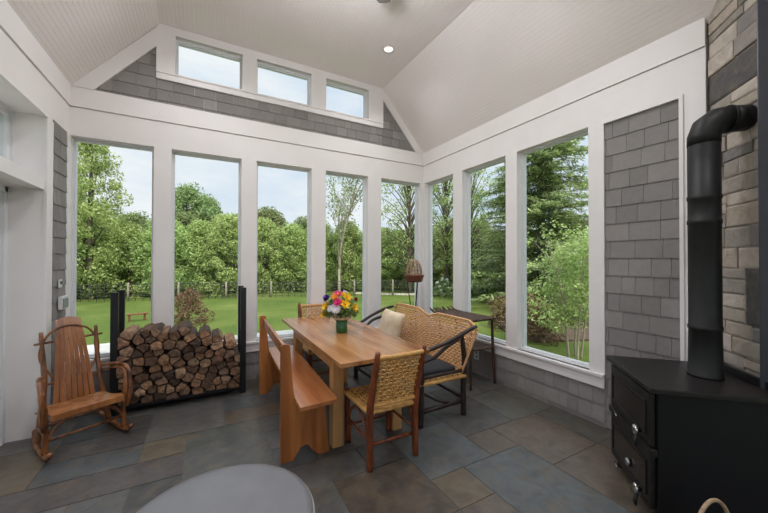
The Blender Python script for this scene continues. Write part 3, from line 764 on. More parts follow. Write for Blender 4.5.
# ---- bentwood rocker (faces local -Y)
def rocker():
    t = thing('rocking_chair', 'bent-twig rocking chair with tall fan of slats by the left window', 'rocking chair', (-3.965,-.915,0), R(29.5)); t.scale = (.95,.95,.985)
    for sx in (-1,1):
        bm = B(); x = sx*.25
        tube(bm, [(x*1.05,-.13,.085),(x*1.04,-.05,.035),(x*1.02,.12,.018),(x,.32,.026),(x*.88,.50,.075)], [.017,.021,.021,.019,.015], 10, .06); obj('rocker', bm, 'hick', t, True)
        bm = B(); tube(bm, [(x*1.04,.02,.03),(x*1.02,.03,.2),(x*1.06,.015,.36),(x*1.1,.03,.50)], [.022,.02,.022,.016], 10, .1, seed=sx+31); obj('leg', bm, 'hick', t, True)
        bm = B(); tube(bm, [(x*.95,.30,.03),(x*.86,.34,.25),(x*.76,.37,.45),(x*.74,.44,.68),(x*.76,.49,.895)], [.022,.021,.019,.018,.014], 10, .12, seed=sx+35); obj('back_post', bm, 'hick', t, True)
        bm = B()
        tube(bm, [(x*1.1,.0,.22),(x*1.16,-.03,.36),(x*1.17,.01,.52),(x*1.12,.10,.57),(x*1.0,.25,.56),(x*.78,.40,.53)], [.013,.014,.015,.014,.012], 10, .07)
        tube(bm, [(x*1.02,.05,.2),(x*1.08,.0,.36),(x*1.10,.04,.51),(x*1.04,.14,.545),(x*.8,.36,.5)], [.010,.011,.010], 8, .07)
        obj('arm', bm, 'hick', t, True)
    bm = B()
    tube(bm, [(-.185,.47,.80),(-.12,.49,.89),(0,.5,.93),(.12,.49,.89),(.185,.47,.80)], .009, 8, .05)
    tube(bm, [(-.19,.46,.80),(-.20,.45,.66),(-.11,.40,.48)], .009, 8); tube(bm, [(.19,.46,.80),(.20,.45,.66),(.11,.40,.48)], .008, 8)
    tube(bm, [(-.235,.475,.80),(.235,.475,.815)], .0095, 8, .05, smooth=0); tube(bm, [(-.22,.375,.47),(.22,.375,.47)], .0095, 8, smooth=0)
    obj('back_bow', bm, 'hick', t, True)
    bm = B()
    for y, z in ((.03,.13),(.33,.14),(.03,.275),(.33,.27)): tube(bm, [(-.25,y,z),(.25,y,z)], .010, 8, .06, smooth=0)
    for sx in (-1,1): tube(bm, [(sx*.25,.03,.15),(sx*.24,.33,.16)], .010, 8, .06, smooth=0)
    tube(bm, [(-.25,.02,.12),(-.18,.015,.24),(0,.01,.285),(.18,.015,.24),(.25,.02,.12)], .009, 8)
    obj('stretcher', bm, 'hick', t, True)
    # back slats
    for k in range(7):
        f = (k-3)/3; bm = B(); pts = []
        zt = 1.0-.018*f*f
        n = 12; fr = []
        for i in range(n+1):
            s = i/n; z = .285+(zt-.285)*s
            y = .33+.10*s+.11*s*s-.0*math.sin(s*PI)
            xx = f*(.125-.050*s**1.1); w = .0155+.004*math.sin(s*PI)-.001
            w = .0172-.0050*s
            fr.append([bm.verts.new((xx-w,y-.004,z)), bm.verts.new((xx+w,y-.004,z)), bm.verts.new((xx+w,y+.004,z)), bm.verts.new((xx-w,y+.004,z))])
        for a, b in zip(fr, fr[1:]):
            for j in range(4): bm.faces.new((a[j],a[(j+1)%4],b[(j+1)%4],b[j]))
        bm.faces.new(fr[0]); bm.faces.new(fr[-1]); obj('back_slat', bm, 'slat', t)
    ys = [(-.03,.05),(.058,.098),(.106,.146),(.154,.194),(.202,.242),(.25,.29),(.298,.338)]
    for a, b in ys:
        bm = B(); hw = .24-.10*(a+.03)
        box(bm, -hw,hw,a,b,.325-.03*(a>0)*min(1,a*6),.335-.03*(a>0)*min(1,a*6),.002)
        if a < 0:
            box(bm, -hw,hw,-.036,-.028,.285,.334,.002)
        obj('seat_slat', bm, 'slat', t)
rocker()

# ---- firewood rack
RX0, RX1 = -3.905, -2.765
t = thing('firewood_rack', 'black steel firewood rack with four tall posts below the back windows', 'rack', ((RX0+RX1)/2,-.25,0))
cxm = (RX0+RX1)/2; hw = (RX1-RX0)/2
for sx in (-1,1):
    for y in (-.14,.14):
        bm = B(); x = sx*hw; box(bm, x-.03,x+.03,y-.02,y+.02,0,1.18,.003); obj('post', bm, 'black', t)
bm = B()
for y in (-.14,.14): box(bm, -hw+.03,hw-.03,y-.02,y+.02,.05,.09,.003)
for sx in (-1,1): box(bm, sx*hw-.02,sx*hw+.02,-.12,.12,.05,.09,.003)
for x in (-.3,0,.3): box(bm, x-.015,x+.015,-.12,.12,.055,.088,.003)
obj('base_rail', bm, 'black', t)
# ---- logs: cells of a Voronoi packing
def logs():
    q = random.Random(77)
    x0, x1, zb = RX0+.034, RX1-.034, .092
    def zt(x):
        s = (x-x0)/(x1-x0)
        return .785+.07*math.exp(-((s-.2)/.12)**2)-.02*math.sin(s*9)-.13*max(0,s-.45)/.55
    pts = []; dz = .078; r = 0; z = zb+.03
    while z < .9:
        x = x0+.03+(.05 if r % 2 else 0)
        while x < x1-.01:
            px, pz = x+q.uniform(-.026,.026), z+q.uniform(-.024,.024)
            if pz < zt(px)-.02: pts.append((px, pz, r))
            x += q.choice((.085,.1,.115,.13))
        z += dz*.93; r += 1
    n = 0; rowc = {}
    pts.sort(key=lambda p: (p[2], p[0]))
    ordn = ['lowest','second','third','fourth','fifth','sixth','seventh','eighth','ninth','tenth','eleventh','twelfth']
    for i, (px, pz, row) in enumerate(pts):
        poly = [(px-.1,pz-.1),(px+.1,pz-.1),(px+.1,pz+.1),(px-.1,pz+.1)]
        poly = clip(poly, -1,0,-x0); poly = clip(poly, 1,0,x1); poly = clip(poly, 0,-1,-zb)
        top = False
        for j, (qx, qz, _) in enumerate(pts):
            if j == i or abs(qx-px) > .25 or abs(qz-pz) > .25: continue
            a, b = qx-px, qz-pz; poly = clip(poly, a, b, a*(px+qx)/2+b*(pz+qz)/2)
            if len(poly) < 3: break
        # free surface: round the top
        ns = q.choice((5,6,7,7)); a0 = q.uniform(0,2*PI)
        for k in range(ns):
            an = a0+2*PI*k/ns; rr = .046+.016*abs(math.cos(an)); a, b = math.cos(an), math.sin(an)
            poly = clip(poly, a, b, a*px+b*pz+rr)
        if len(poly) < 3: continue
        cx_ = sum(p[0] for p in poly)/len(poly); cz_ = sum(p[1] for p in poly)/len(poly)
        sh = q.uniform(.90,.975)
        pl = []
        m = len(poly)
        for k in range(m):
            p, p2 = poly[k], poly[(k+1)%m]
            pl.append((p[0],p[1]))
            if math.dist(p,p2) > .045: pl.append(((p[0]+p2[0])/2+q.uniform(-.006,.006), (p[1]+p2[1])/2+q.uniform(-.006,.006)))
        pl = [((p[0]-cx_)*sh, (p[1]-cz_)*sh) for p in pl]
        bm = B(); yf = -.21+q.uniform(-.035,.03); yk = .16+q.uniform(-.02,.02)
        if len(pl) < 3: continue
        rings = []
        for y, s in ((yf,.90),(yf+.008,.985),(0,1.0),(yk,.96)):
            rings.append([bm.verts.new((x*s+(q.uniform(-.002,.002) if abs(y) > .05 else 0), y+(q.uniform(-.006,.006) if y == yf else 0), z*s)) for x, z in pl])
        cv = bm.verts.new((q.uniform(-.015,.015), yf+q.uniform(-.016,.006), q.uniform(-.01,.01)))
        for k in range(len(pl)): bm.faces.new((rings[0][k], rings[0][(k+1)%len(pl)], cv)).material_index = 0
        bark = q.random()
        for a, b in zip(rings, rings[1:]):
            for k in range(len(pl)):
                f = bm.faces.new((a[k],a[(k+1)%len(pl)],b[(k+1)%len(pl)],b[k])); f.material_index = 1 if (bark < .5 or k < len(pl)//2) else 0
        bm.faces.new(rings[-1])
        o = obj('firewood_log', bm, ['log','bark_log']); o.location = (cx_, -.25, cz_)
        rowc[row] = rowc.get(row, 0)+1
        size = 'thick' if len(pl) > 8 else 'wedge-shaped'
        c = rowc[row]
        nth = ['leftmost','second from left','third from left','fourth from left','fifth from left','sixth from left','seventh from left','eighth from left','ninth from left','tenth from left','eleventh from left','twelfth from left','thirteenth from left'][c-1]
        tag(o, 'split firewood log, %s in the %s layer of the rack' % (nth, ordn[row] if row == 0 else ordn[row]+' lowest'), 'log', 'split firewood logs stacked in the black rack')
logs()

# ---- ottoman
t = thing('round_ottoman', 'round grey leather ottoman with pale piping in the foreground', 'ottoman', (-3.095,-2.915,0))
bm = B(); lathe(bm, [(.0,.0),(.355,.0),(.37,.03),(.372,.35),(.37,.425)], 64); obj('base_band', bm, 'leather', t, True)
bm = B(); lathe(bm, [(.37,.426),(.372,.44),(.365,.452),(.34,.461),(.25,.468),(.12,.472),(.0,.473)], 64); obj('cushion_top', bm, 'leather', t, True)
bm = B(); n = 64; tube(bm, [(.372*math.cos(2*PI*i/n), .372*math.sin(2*PI*i/n), .432) for i in range(n+1)], .0055, 8, smooth=0, closed=True); obj('piping', bm, 'piping', t, True)

# ---- wood stove
t = thing('wood_stove', 'black cast iron two-door wood stove at the stone chimney', 'stove', (-.70,-3.305,0), R(-135))
bm = B(); w = .305
box(bm, -w,w,.0,.55,.06,.752,.006); 
obj('body', bm, 'ironb', t)
bm = B(); prism(bm, [(-w-.025,-.045),(w+.025,-.045),(w+.03,-.02),(w+.02,.58),(-w-.02,.58),(-w-.03,-.02)], 'Z', .753, .785, bev=.006); obj('top_plate', bm, 'iron', t)
for sx in (-1,1):
    for y in (.03,.53):
        bm = B(); tube(bm, [(sx*(w-.04),y,.07),(sx*(w-.035),y,.03),(sx*(w-.03),y,0)], [.03,.022,.028], 10); obj('foot', bm, 'iron', t, True)
for (z0, z1, nm) in ((.435,.735,'upper_door'), (.085,.385,'lower_door')):
    bm = B(); a = w-.02
    box(bm, -a,a,-.030,-.001,z0,z1,.008)
    box(bm, -a+.05,a-.05,-.038,-.028,z0+.05,z0+.062,.003); box(bm,-a+.05,a-.05,-.038,-.028,z1-.062,z1-.05,.003)
    box(bm, -a+.04,-a+.052,-.038,-.028,z0+.05,z1-.05,.003); box(bm,a-.052,a-.04,-.038,-.028,z0+.05,z1-.05,.003)
    d = obj(nm, bm, 'iron', t)
    bm = B(); box(bm, -a+.06,a-.06,-.033,-.0295,z0+.07,z1-.07,.001); obj('glass_panel', bm, 'sglass', d)
    bm = B(); kx = .19; kz = z0+.05
    lathe(bm, [(.0,0),(.012,0),(.012,.02),(.026,.024),(.030,.034),(.026,.044),(.0,.048)], 18)
    for v in bm.verts: v.co = Vector((kx+v.co.x, -.030-v.co.z, kz+v.co.y))
    tube(bm, [(kx+.01,-.06,kz-.02),(kx+.02,-.075,kz-.06),(kx+.015,-.07,kz-.09)], [.008,.011,.008], 8, mi=1)
    obj('handle', bm, ['chrome','black'], d, True)
    bm = B(); tube(bm, [(-.19,-.04,z0-.012),(-.12,-.052,z0-.012)], .005, 8, smooth=0); obj('latch_rod', bm, 'chrome', d, True)
bm = B(); lathe(bm, [(.0,0),(.024,0),(.026,.01),(.02,.02),(.0,.022)], 18)
for v in bm.verts: v.co = Vector((.03+v.co.x, -.036-v.co.z, .2+v.co.y))
obj('air_dial', bm, 'chrome', t, True)
bm = B(); box(bm, -w,w,-.038,-.001,.39,.43,.006); obj('ledge', bm, 'iron', t)
bm = B(); box(bm, -w,w,.555,.578,.786,.83,.004); obj('rear_lip', bm, 'black', t)
# stovepipe
def pipe():
    t = thing('stovepipe', 'black stovepipe rising from the stove with an elbow into the stone', 'stovepipe', (-.44,-3.578,.786), R(-128))
    r = .077
    bm = B(); prof = [(r+.008,0),(r+.008,.012),(r+.004,.016)]
    for z in (.30,.95,1.1): prof += [(r,z-.015),(r+.004,z-.01),(r+.004,z+.01),(r,z+.015)]
    prof += [(r,1.44)]
    lathe(bm, prof, 36); obj('pipe_section', bm, 'pipe', t, True)
    bm = B(); pts = [(0,0,1.43),(0,.0,1.475),(0,.02,1.535),(0,.07,1.572),(0,.125,1.58)]
    tube(bm, pts, r+.002, 28, smooth=0); 
    for p, d in ((pts[1],(0,0,1)),): pass
    e = obj('elbow', bm, 'pipe', t)
    bm = B(); tube(bm, [(0,.12,1.58),(0,.225,1.582)], r, 28, smooth=0); tube(bm, [(0,.12,1.58),(0,.135,1.58)], r+.006, 28, smooth=0); obj('wall_section', bm, 'pipe', t)
pipe()
# ---- basket at the stove
t = thing('wicker_basket', 'small wicker basket with a round handle beside the stove', 'basket', (-1.075,-3.79,0))
bm = B()
for k in range(9): 
    rr = .085+.03*math.sin(k/8*PI*.8); n = 24
    tube(bm, [(rr*math.cos(2*PI*i/n), rr*math.sin(2*PI*i/n), .01+k*.02) for i in range(n+1)], .0105, 6, smooth=0, closed=True)
lathe(bm, [(.0,.002),(.085,.002),(.085,.012),(.0,.012)], 20)
obj('basket_body', bm, 'pale', t, True)
bm = B(); a = R(-16)
tube(bm, [(.13*math.cos(a)*c, .13*math.sin(a)*c, .12+.265*s) for c, s in [(math.cos(x), math.sin(x)) for x in [PI*i/10 for i in range(11)]]], .0085, 8); obj('handle', bm, 'pale', t, True)

# ---- twig side table
M['sidet'] = simple('brown_twig', (92,62,44), (50,34,26), 25, .45, bmp=.4, vs=(1,1,.4))
def side_table():
    t = thing('twig_side_table', 'dark twig side table with a lower shelf against the right wall', 'side table', (-.24,-1.22,0))
    for (x, y) in ((.172,-.31),(-.2,-.33),(.12,.28),(-.16,.28)):
        bm = B(); tube(bm, [(x*1.1,y*1.08,0),(x*1.03,y*1.03,.4),(x,y,.785)], [.015,.018,.015], 8, .08, seed=int(x*100)); obj('leg', bm, 'sidet', t, True)
    for nm, z, x0, x1, y0, y1 in (('tabletop',.795,-.22,.19,-.38,.40), ('shelf',.445,-.2,.19,-.35,.33)):
        bm = B(); n = 15
        for i in range(n):
            x = x0+(x1-x0)*(i+.5)/n; ex = .05*math.sin(i*2.3)
            up = .05 if nm == 'tabletop' else 0
            tube(bm, [(x,y0+ex*.3,z),(x,0,z-.005),(x-.02,y1-.1+ex*.3,z+.004),(x-.03,y1+ex,z+up)], [.011,.013,.012,.006], 6, .1)
        for y in (y0+.06,y1-.1): tube(bm, [(x0-.01,y,z-.018),(x1+.01,y,z-.018)], .012, 6, smooth=0)
        obj(nm, bm, 'sidet', t, True)
side_table()

# ---- wicker skep on an iron stand
def stand():
    X, Y = -.45, -.40
    t = thing('iron_plant_stand', 'slim black iron tripod stand in the corner behind the settee', 'stand', (X,Y,0))
    for k in range(3):
        a = 2*PI*k/3+.4; bm = B(); tube(bm, [(.15*math.cos(a),.15*math.sin(a),0),(.055*math.cos(a),.055*math.sin(a),.5),(.05*math.cos(a),.05*math.sin(a),.8),(.10*math.cos(a),.10*math.sin(a),1.175)], .0075, 8); obj('leg', bm, 'black', t, True)
    bm = B(); n = 24; tube(bm, [(.105*math.cos(2*PI*i/n),.105*math.sin(2*PI*i/n),1.18) for i in range(n+1)], .007, 6, smooth=0, closed=True); tube(bm, [(.055*math.cos(2*PI*i/n),.055*math.sin(2*PI*i/n),.5) for i in range(n+1)], .005, 6, smooth=0, closed=True); obj('ring', bm, 'black', t, True)
    t = thing('wicker_bird_house', 'domed wicker cage on a brown basket tray atop the iron stand', 'birdcage', (X,Y,1.188))
    bm = B()
    for k in range(5): 
        rr = .115+.006*k; tube(bm, [(rr*math.cos(2*PI*i/n),rr*math.sin(2*PI*i/n),.008+.018*k) for i in range(n+1)], .0115, 6, smooth=0, closed=True)
    lathe(bm, [(.0,.0),(.115,.0),(.115,.012),(.0,.012)], 20)
    obj('basket_tray', bm, 'bask', t, True)
    bm = B()
    def dr(z): return .115*math.sqrt(max(0,1-((z-.1)/.215)**2)) if z > .1 else .115
    for k in range(12):
        a = 2*PI*k/12; tube(bm, [(dr(z)*math.cos(a),dr(z)*math.sin(a),z) for z in (.02,.1,.17,.23,.28,.31)], .008, 6, smooth=2)
    for z in (.1,.16,.21,.26,.295): tube(bm, [(dr(z)*math.cos(2*PI*i/n),dr(z)*math.sin(2*PI*i/n),z) for i in range(n+1)], .006, 6, smooth=0, closed=True)
    tube(bm, [(0,0,.305),(0,0,.345)], .008, 6, smooth=0)
    obj('cage_dome', bm, 'pale', t, True)
    bm = B(); lathe(bm, [(.0,.012),(.035,.02),(.05,.07),(.045,.12),(.02,.16),(.028,.185),(.015,.21),(0,.215)], 16); obj('figure', bm, 'ruff', t, True)
stand()

# ---- vase and flowers
VX, VY = -1.94, -1.31
t = thing('flower_vase', 'dark green cylinder vase of flowers on the pine table', 'vase', (VX,VY,TZ))
bm = B(); lathe(bm, [(.0,0),(.054,0),(.058,.006),(.058,.13),(.053,.13),(.052,.02),(.0,.02)], 28); obj('vessel', bm, 'vase', t, True)
bm = B(); prof = []
n = 48; 
for k, (r0, z) in enumerate(((.05,.118),(.062,.135),(.085,.145),(.088,.155))): prof.append([bm.verts.new(((r0+.008*(k/3)*math.sin(i*1.3)*1.5)*math.cos(2*PI*i/n), (r0+.008*(k/3)*math.sin(i*1.3)*1.5)*math.sin(2*PI*i/n), z+.006*math.sin(i*1.7)*(k/3))) for i in range(n)])
for a, b in zip(prof, prof[1:]):
    for i in range(n): bm.faces.new((a[i],a[(i+1)%n],b[(i+1)%n],b[i])).smooth = True
obj('ruffle', bm, 'ruff', t, True)
def petal_ring(bm, n, r0, r1, w, z, cup, mi=0, ph=0):
    for k in range(n):
        a = 2*PI*k/n+ph; c, s = math.cos(a), math.sin(a)
        def V(r, t_, zz): return bm.verts.new((c*r-s*t_, s*r+c*t_, zz))
        v = [V(r0,-w*.3,z), V(r0,w*.3,z), V((r0+r1)*.55,w,z+cup*.6), V(r1,w*.25,z+cup), V(r1,-w*.25,z+cup), V((r0+r1)*.55,-w,z+cup*.6)]
        bm.faces.new(v).material_index = mi
def flower(name, label, off, size, petals, centre, stem, style):
    t = thing(name, label, 'flower', (VX+off[0]*.15, VY+off[1]*.15, TZ+.132))
    hd = Vector((off[0]*.85, off[1]*.85, off[2]-.132))
    bm = B(); tube(bm, [(0,0,-.1),(hd.x*.35,hd.y*.35,hd.z*.5),hd], .003, 6); obj('stem', bm, 'leafd', t, True)
    bm = B(); s = size*1.15
    if style == 'daisy':
        petal_ring(bm, 14, s*.15, s, s*.17, 0, s*.12); petal_ring(bm, 12, s*.12, s*.75, s*.15, s*.06, s*.2, ph=.2); petal_ring(bm, 9, s*.1, s*.5, s*.13, s*.12, s*.22, ph=.4)
        lathe(bm, [(0,s*.08),(s*.2,s*.12),(s*.15,s*.22),(0,s*.25)], 12, mi=1)
    elif style == 'lily':
        petal_ring(bm, 6, s*.08, s, s*.3, 0, s*.45); petal_ring(bm, 6, s*.06, s*.75, s*.25, s*.05, s*.55, ph=.5)
        lathe(bm, [(0,0),(s*.14,s*.1),(s*.1,s*.4),(0,s*.45)], 10, mi=1)
    else:
        for k in range(4): petal_ring(bm, 8, s*.05, s*(.85-.12*k), s*.3, s*.1*k, s*(.25+.1*k), ph=k*.37)
        lathe(bm, [(0,0),(s*.2,s*.05),(s*.25,s*.35),(0,s*.5)], 10, mi=0)
    d = Vector((hd.x*1.6, hd.y*1.6-.10, max(hd.z*.8,.03))).normalized()
    rot = Vector((0,0,1)).rotation_difference(d).to_matrix().to_4x4()
    bmesh.ops.transform(bm, matrix=Matrix.Translation(hd) @ rot, verts=bm.verts[:])
    obj('bloom', bm, [petals, centre], t)
# right = (.876,-.48) in plan
rx, ry = .876, -.482
def F(name, label, side, dep, up, size, p, c, style): flower(name, label, (rx*side+.482*dep, ry*side+.876*dep, up), size, p, c, None, style)
F('gerbera','bright pink daisy at the top centre of the bouquet', -.035,-.03,.385,.045,'p_pink','p_yellow','daisy')
F('gerbera','magenta daisy below the topmost pink bloom', -.03,-.09,.315,.042,'p_pink','p_red','daisy')
F('lily','orange-yellow bloom beside the topmost pink flower', -.06,-.06,.355,.036,'p_orange','p_yellow','lily')
F('iris','purple iris at the upper left of the bouquet', -.14,-.02,.335,.045,'p_purple','p_yellow','bloom')
F('iris','small purple bloom at the top middle behind the pink daisies', .005,.02,.375,.035,'p_purple','p_purple','bloom')
F('chrysanthemum','white chrysanthemum at the front middle of the bouquet', -.045,-.1,.255,.05,'p_whitef','p_whitef','daisy')
F('chrysanthemum','small white bloom at the front left of the bouquet', -.10,-.09,.25,.032,'p_whitef','p_yellow','daisy')
F('chrysanthemum','small white bloom at the very top of the bouquet', .03,.03,.40,.026,'p_whitef','p_yellow','daisy')
F('lily','large yellow lily at the upper right of the bouquet', .055,-.05,.35,.045,'p_yellow','p_orange','lily')
F('lily','yellow lily in the middle right of the bouquet', .045,-.1,.29,.045,'p_yellow','p_orange','lily')
F('lily','orange-yellow lily at the far right of the bouquet', .125,-.04,.25,.042,'p_yellow','p_orange','lily')
F('lily','yellow lily at the left side of the bouquet', -.15,-.06,.26,.04,'p_yellow','p_yellow','lily')
F('lily','yellow lily lowest at the left edge of the bouquet', -.17,-.05,.185,.036,'p_yellow','p_yellow','lily')
F('lily','yellow bloom peeping out at the top of the bouquet', .02,-.03,.375,.03,'p_yellow','p_orange','lily')
F('carnation','dark red carnation at the upper right edge', .13,.02,.32,.03,'p_red','p_red','bloom')

# ---- foliage helper
def leafcloud(clumps, per, size, q, spread=1.0, flat=.35):
    V, Fc = [], []
    for (cx_, cy_, cz_, rad) in clumps:
        for _ in range(per):
            while True:
                x, y, z = q.uniform(-1,1), q.uniform(-1,1), q.uniform(-1,1)
                d = x*x+y*y+z*z
                if .1 < d < 1: break
            k = d**-.5*(.45+.55*q.random()**.5) if d else 1
            p = Vector((cx_+x*k*rad, cy_+y*k*rad, cz_+z*k*rad*.8))
            n = Vector((x+q.uniform(-.8,.8), y+q.uniform(-.8,.8), z+flat+q.uniform(-.8,.8))).normalized()
            a = n.cross(Vector((q.uniform(-1,1),q.uniform(-1,1),q.uniform(-1,1)))).normalized(); b = n.cross(a)
            s = size*q.uniform(.6,1.3); i = len(V)
            V += [p-a*s, p+b*s*.45, p+a*s, p-b*s*.45]; Fc.append((i,i+1,i+2,i+3))
    return V, Fc
# greenery in the vase
q = random.Random(5)
cl = [(rx*a+.48*b, ry*a+.876*b, c, .06) for a, b, c in [(-.12,0,.22),(-.05,-.03,.22),(.03,-.03,.2),(.1,-.02,.22),(0,.02,.28),(-.08,.03,.29),(.07,.03,.29),(-.14,-.02,.20),(.12,.02,.20),(0,.03,.2)]]
V_, F_ = leafcloud(cl, 60, .026, q)
o = pyobj('bouquet_greenery', V_, F_, 'leafd'); o.location = (VX,VY,TZ); tag(o, 'dark green leaves filling the bouquet between the blooms', 'leaves', kind='stuff')

# ================================================================== OUTSIDE
GZ = -.5
bm = B(); nx = 40
bmesh.ops.create_grid(bm, x_segments=60, y_segments=60, size=45)
for v in bm.verts:
    v.co.x += 5; v.co.y += 20
    v.co.z = GZ+.06*noise.noise(v.co*.12)*min(1,max(0,v.co.y/8))
lw = struct(obj('lawn', bm, 'lawn'))
bm = B(); box(bm, XL-3.5, -.9, .16, 4.1, GZ-.05, -.3, .01); box(bm, XL-3.5,-4.7,4.1,4.6,GZ-.05,-.3,.01); box(bm, XL-3.5, XL-.26, -6, .16, GZ-.05, -.2, .01); struct(obj('patio', bm, 'patio'))
def flat_patch(name, pts, z, mat, th=.04, kind=True):
    P = smooth_path([(*p,0) for p in pts+[pts[0]]], 5)[:-1]
    bm = B(); prism(bm, [(p.x,p.y) for p in P], 'Z', GZ-.1, z); o = obj(name, bm, mat)
    return o
b = flat_patch('mulch_bed', [(3.9,.7),(4.2,2.0),(5.6,3.6),(7.6,5.6),(10,8.0),(14,9.5),(15,4),(11,.5),(7,-.8),(5.4,.1)], GZ+.05, 'mulch'); struct(b)
def strip(name, pts, w, z, mat):
    P = smooth_path([(*p,0) for p in pts], 6); L_, R_ = [], []
    for i, p in enumerate(P):
        d = (P[min(i+1,len(P)-1)]-P[max(i-1,0)]).normalized(); n_ = Vector((-d.y,d.x,0))*w/2
        L_.append((p+n_).to_2d()); R_.append((p-n_).to_2d())
    bm = B(); 
    for i in range(len(P)-1): prism(bm, [tuple(L_[i]),tuple(L_[i+1]),tuple(R_[i+1]),tuple(R_[i])], 'Z', GZ-.1, z)
    return struct(obj(name, bm, mat))
strip('garden_path', [(4.5,13),(7,11.2),(9.5,10.6),(13,9.9),(17,9),(24,6)], .55, GZ+.06, 'gravel')

# fence along the trees
def fence():
    A_ = Vector((-14.62,17.56)); B_ = Vector((10.22,10.12)); L_ = (B_-A_).length; n = 12; d = (B_-A_).normalized()
    t = thing('wire_fence', 'low wire and post fence along the edge of the trees', 'fence', (0,0,0))
    for i in range(n+1):
        p = A_+(B_-A_)*i/n; bm = B(); tube(bm, [(p.x,p.y,GZ-.1),(p.x+.01,p.y,GZ+.88)], [.05,.045], 6, .05, smooth=0); obj('post', bm, 'wire', t)
    bm = B()
    tube(bm, [(A_.x,A_.y,GZ+.80),(B_.x,B_.y,GZ+.80)], .018, 5, smooth=0)
    for z in (.12,.26,.40,.53,.66): tube(bm, [(A_.x,A_.y,GZ+z),(B_.x,B_.y,GZ+z)], .011, 4, smooth=0)
    k = 0
    while k*.32 < L_:
        p = A_+d*(k*.32); tube(bm, [(p.x,p.y,GZ),(p.x,p.y,GZ+.8)], .010, 4, smooth=0); k += 1
    obj('wire_mesh', bm, 'wired', t)
fence()

# trees -------------------------------------------------------------
def crown_mesh(name, seed, h0, h1, rad, nclump, per, leaf, mat, shape='round', cr=.28):
    q = random.Random(seed); cl = []
    for k in range(nclump):
        s = (k+.5)/nclump; z = h0+(h1-h0)*s
        if shape == 'round': env = (math.cos(max(0,s-.3)/.7*PI/2)**.6)*(.8+.2*min(1,s/.3))+.02
        elif shape == 'cone': env = (1-s)**.85+.04
        elif shape == 'shrub': env = math.cos(s*PI/2)**.5+.05
        a = k*2.39996+q.uniform(-.4,.4); rr = rad*env*(q.uniform(.35,1.0))
        cl.append((rr*math.cos(a), rr*math.sin(a), z+q.uniform(-.1,.1)*(h1-h0)*.3, rad*cr*q.uniform(.7,1.25)))
    V_, F_ = leafcloud(cl, per, leaf, q)
    me = bpy.data.meshes.new(name); me.from_pydata(V_, [], F_); me.materials.append(M[mat]); me.update()
    return me, cl
def conifer_mesh(name, seed, h, rad):
    q = random.Random(seed); V_, F_ = [], []; br = []
    z = h*.06
    while z < h*.99:
        s = z/h; r0 = rad*(1-s)**.8*q.uniform(.85,1.1)+.1; n = 7
        for k in range(n):
            a = q.uniform(0,2*PI); r = r0*q.uniform(.75,1.1); dz = r*q.uniform(-.05,.32)
            d = Vector((math.cos(a), math.sin(a), dz/max(r,.01))); st = Vector((0,0,z)); br.append((st, st+d*r))
            m = max(4,int(r*16))
            for i in range(m):
                t_ = (i+.5)/m; p = st+d*r*t_+Vector((0,0,-.18*r*t_*t_)); 
                for _ in range(7):
                    w = .30*(1.15-t_)*min(1,r*.7)+.05
                    pp = p+Vector((q.uniform(-w,w), q.uniform(-w,w), q.uniform(-.12,.03)-.02))
                    a2 = (d*.8+Vector((q.uniform(-1,1),q.uniform(-1,1),q.uniform(-.8,.2)))).normalized(); b2 = a2.cross(Vector((q.uniform(-.5,.5),q.uniform(-.5,.5),1))).normalized()
                    L_ = q.uniform(.06,.13); i0 = len(V_); V_ += [pp-a2*L_, pp+b2*L_*.22, pp+a2*L_, pp-b2*L_*.22]; F_.append((i0,i0+1,i0+2,i0+3))
        z += .26*(1-s*.5)
    me = bpy.data.meshes.new(name); me.from_pydata(V_, [], F_); me.materials.append(M['needle']); me.update()
    bm = B(); tube(bm, [(0,0,-.2),(.03,0,h*.5),(0,0,h*.98)], [.16,.1,.02], 8, .05)
    for a, b in br[::2]: tube(bm, [a, b+Vector((0,0,-.18*(b-a).length))], [.025,.006], 4, smooth=0)
    mt = bpy.data.meshes.new(name+'_trunk'); bm.to_mesh(mt); bm.free(); mt.materials.append(M['tbark'])
    return me, mt
def trunk_mesh(name, seed, h, r, clumps, mat='tbark', nb=14):
    q = random.Random(seed); bm = B()
    tube(bm, [(0,0,-.2),(q.uniform(-.1,.1),q.uniform(-.1,.1),h*.4),(q.uniform(-.1,.1),q.uniform(-.1,.1),h*.85)], [r,r*.75,r*.25], 8, .05)
    for c in clumps[::max(1,len(clumps)//nb)]:
        z = max(h*.15, c[2]*.72); tube(bm, [(0,0,z),(c[0]*.5,c[1]*.5,z+(c[2]-z)*.6),(c[0],c[1],c[2])], [r*.35,r*.2,r*.06], 5)
    mt = bpy.data.meshes.new(name); bm.to_mesh(mt); bm.free(); mt.materials.append(M[mat]); return mt
def plant(name, label, cat, loc, parts, s=(1,1,1), rz=0, group=None):
    t = thing(name, label, cat, (loc[0],loc[1],GZ if len(loc) < 3 else loc[2]), rz, group); t.scale = s
    for nm, me in parts:
        o = bpy.data.objects.new(nm, me); COL.objects.link(o); o.parent = t
    return t
K = {}
for i, (mat, seed) in enumerate((('leaf',1),('leaf',2),('leafd',3),('leafl',4))):
    me, cl = crown_mesh('crown%d' % i, seed, .1, 4.9, 1.9, 95, 190, .075, mat); K['d%d' % i] = [('foliage', me), ('trunk', trunk_mesh('trunk%d' % i, seed, 4.6, .13, cl))]
me, cl = crown_mesh('crownt', 8, .8, 8.2, 1.9, 95, 170, .08, 'leaf', cr=.26); K['tall'] = [('foliage', me), ('trunk', trunk_mesh('trunkt', 8, 7.8, .17, cl))]
me, cl = crown_mesh('crowna', 18, 1.6, 8.0, 2.1, 75, 80, .07, 'leafl', cr=.22); K['airy'] = [('foliage', me), ('trunk', trunk_mesh('trunka', 18, 7.6, .13, cl, nb=40))]
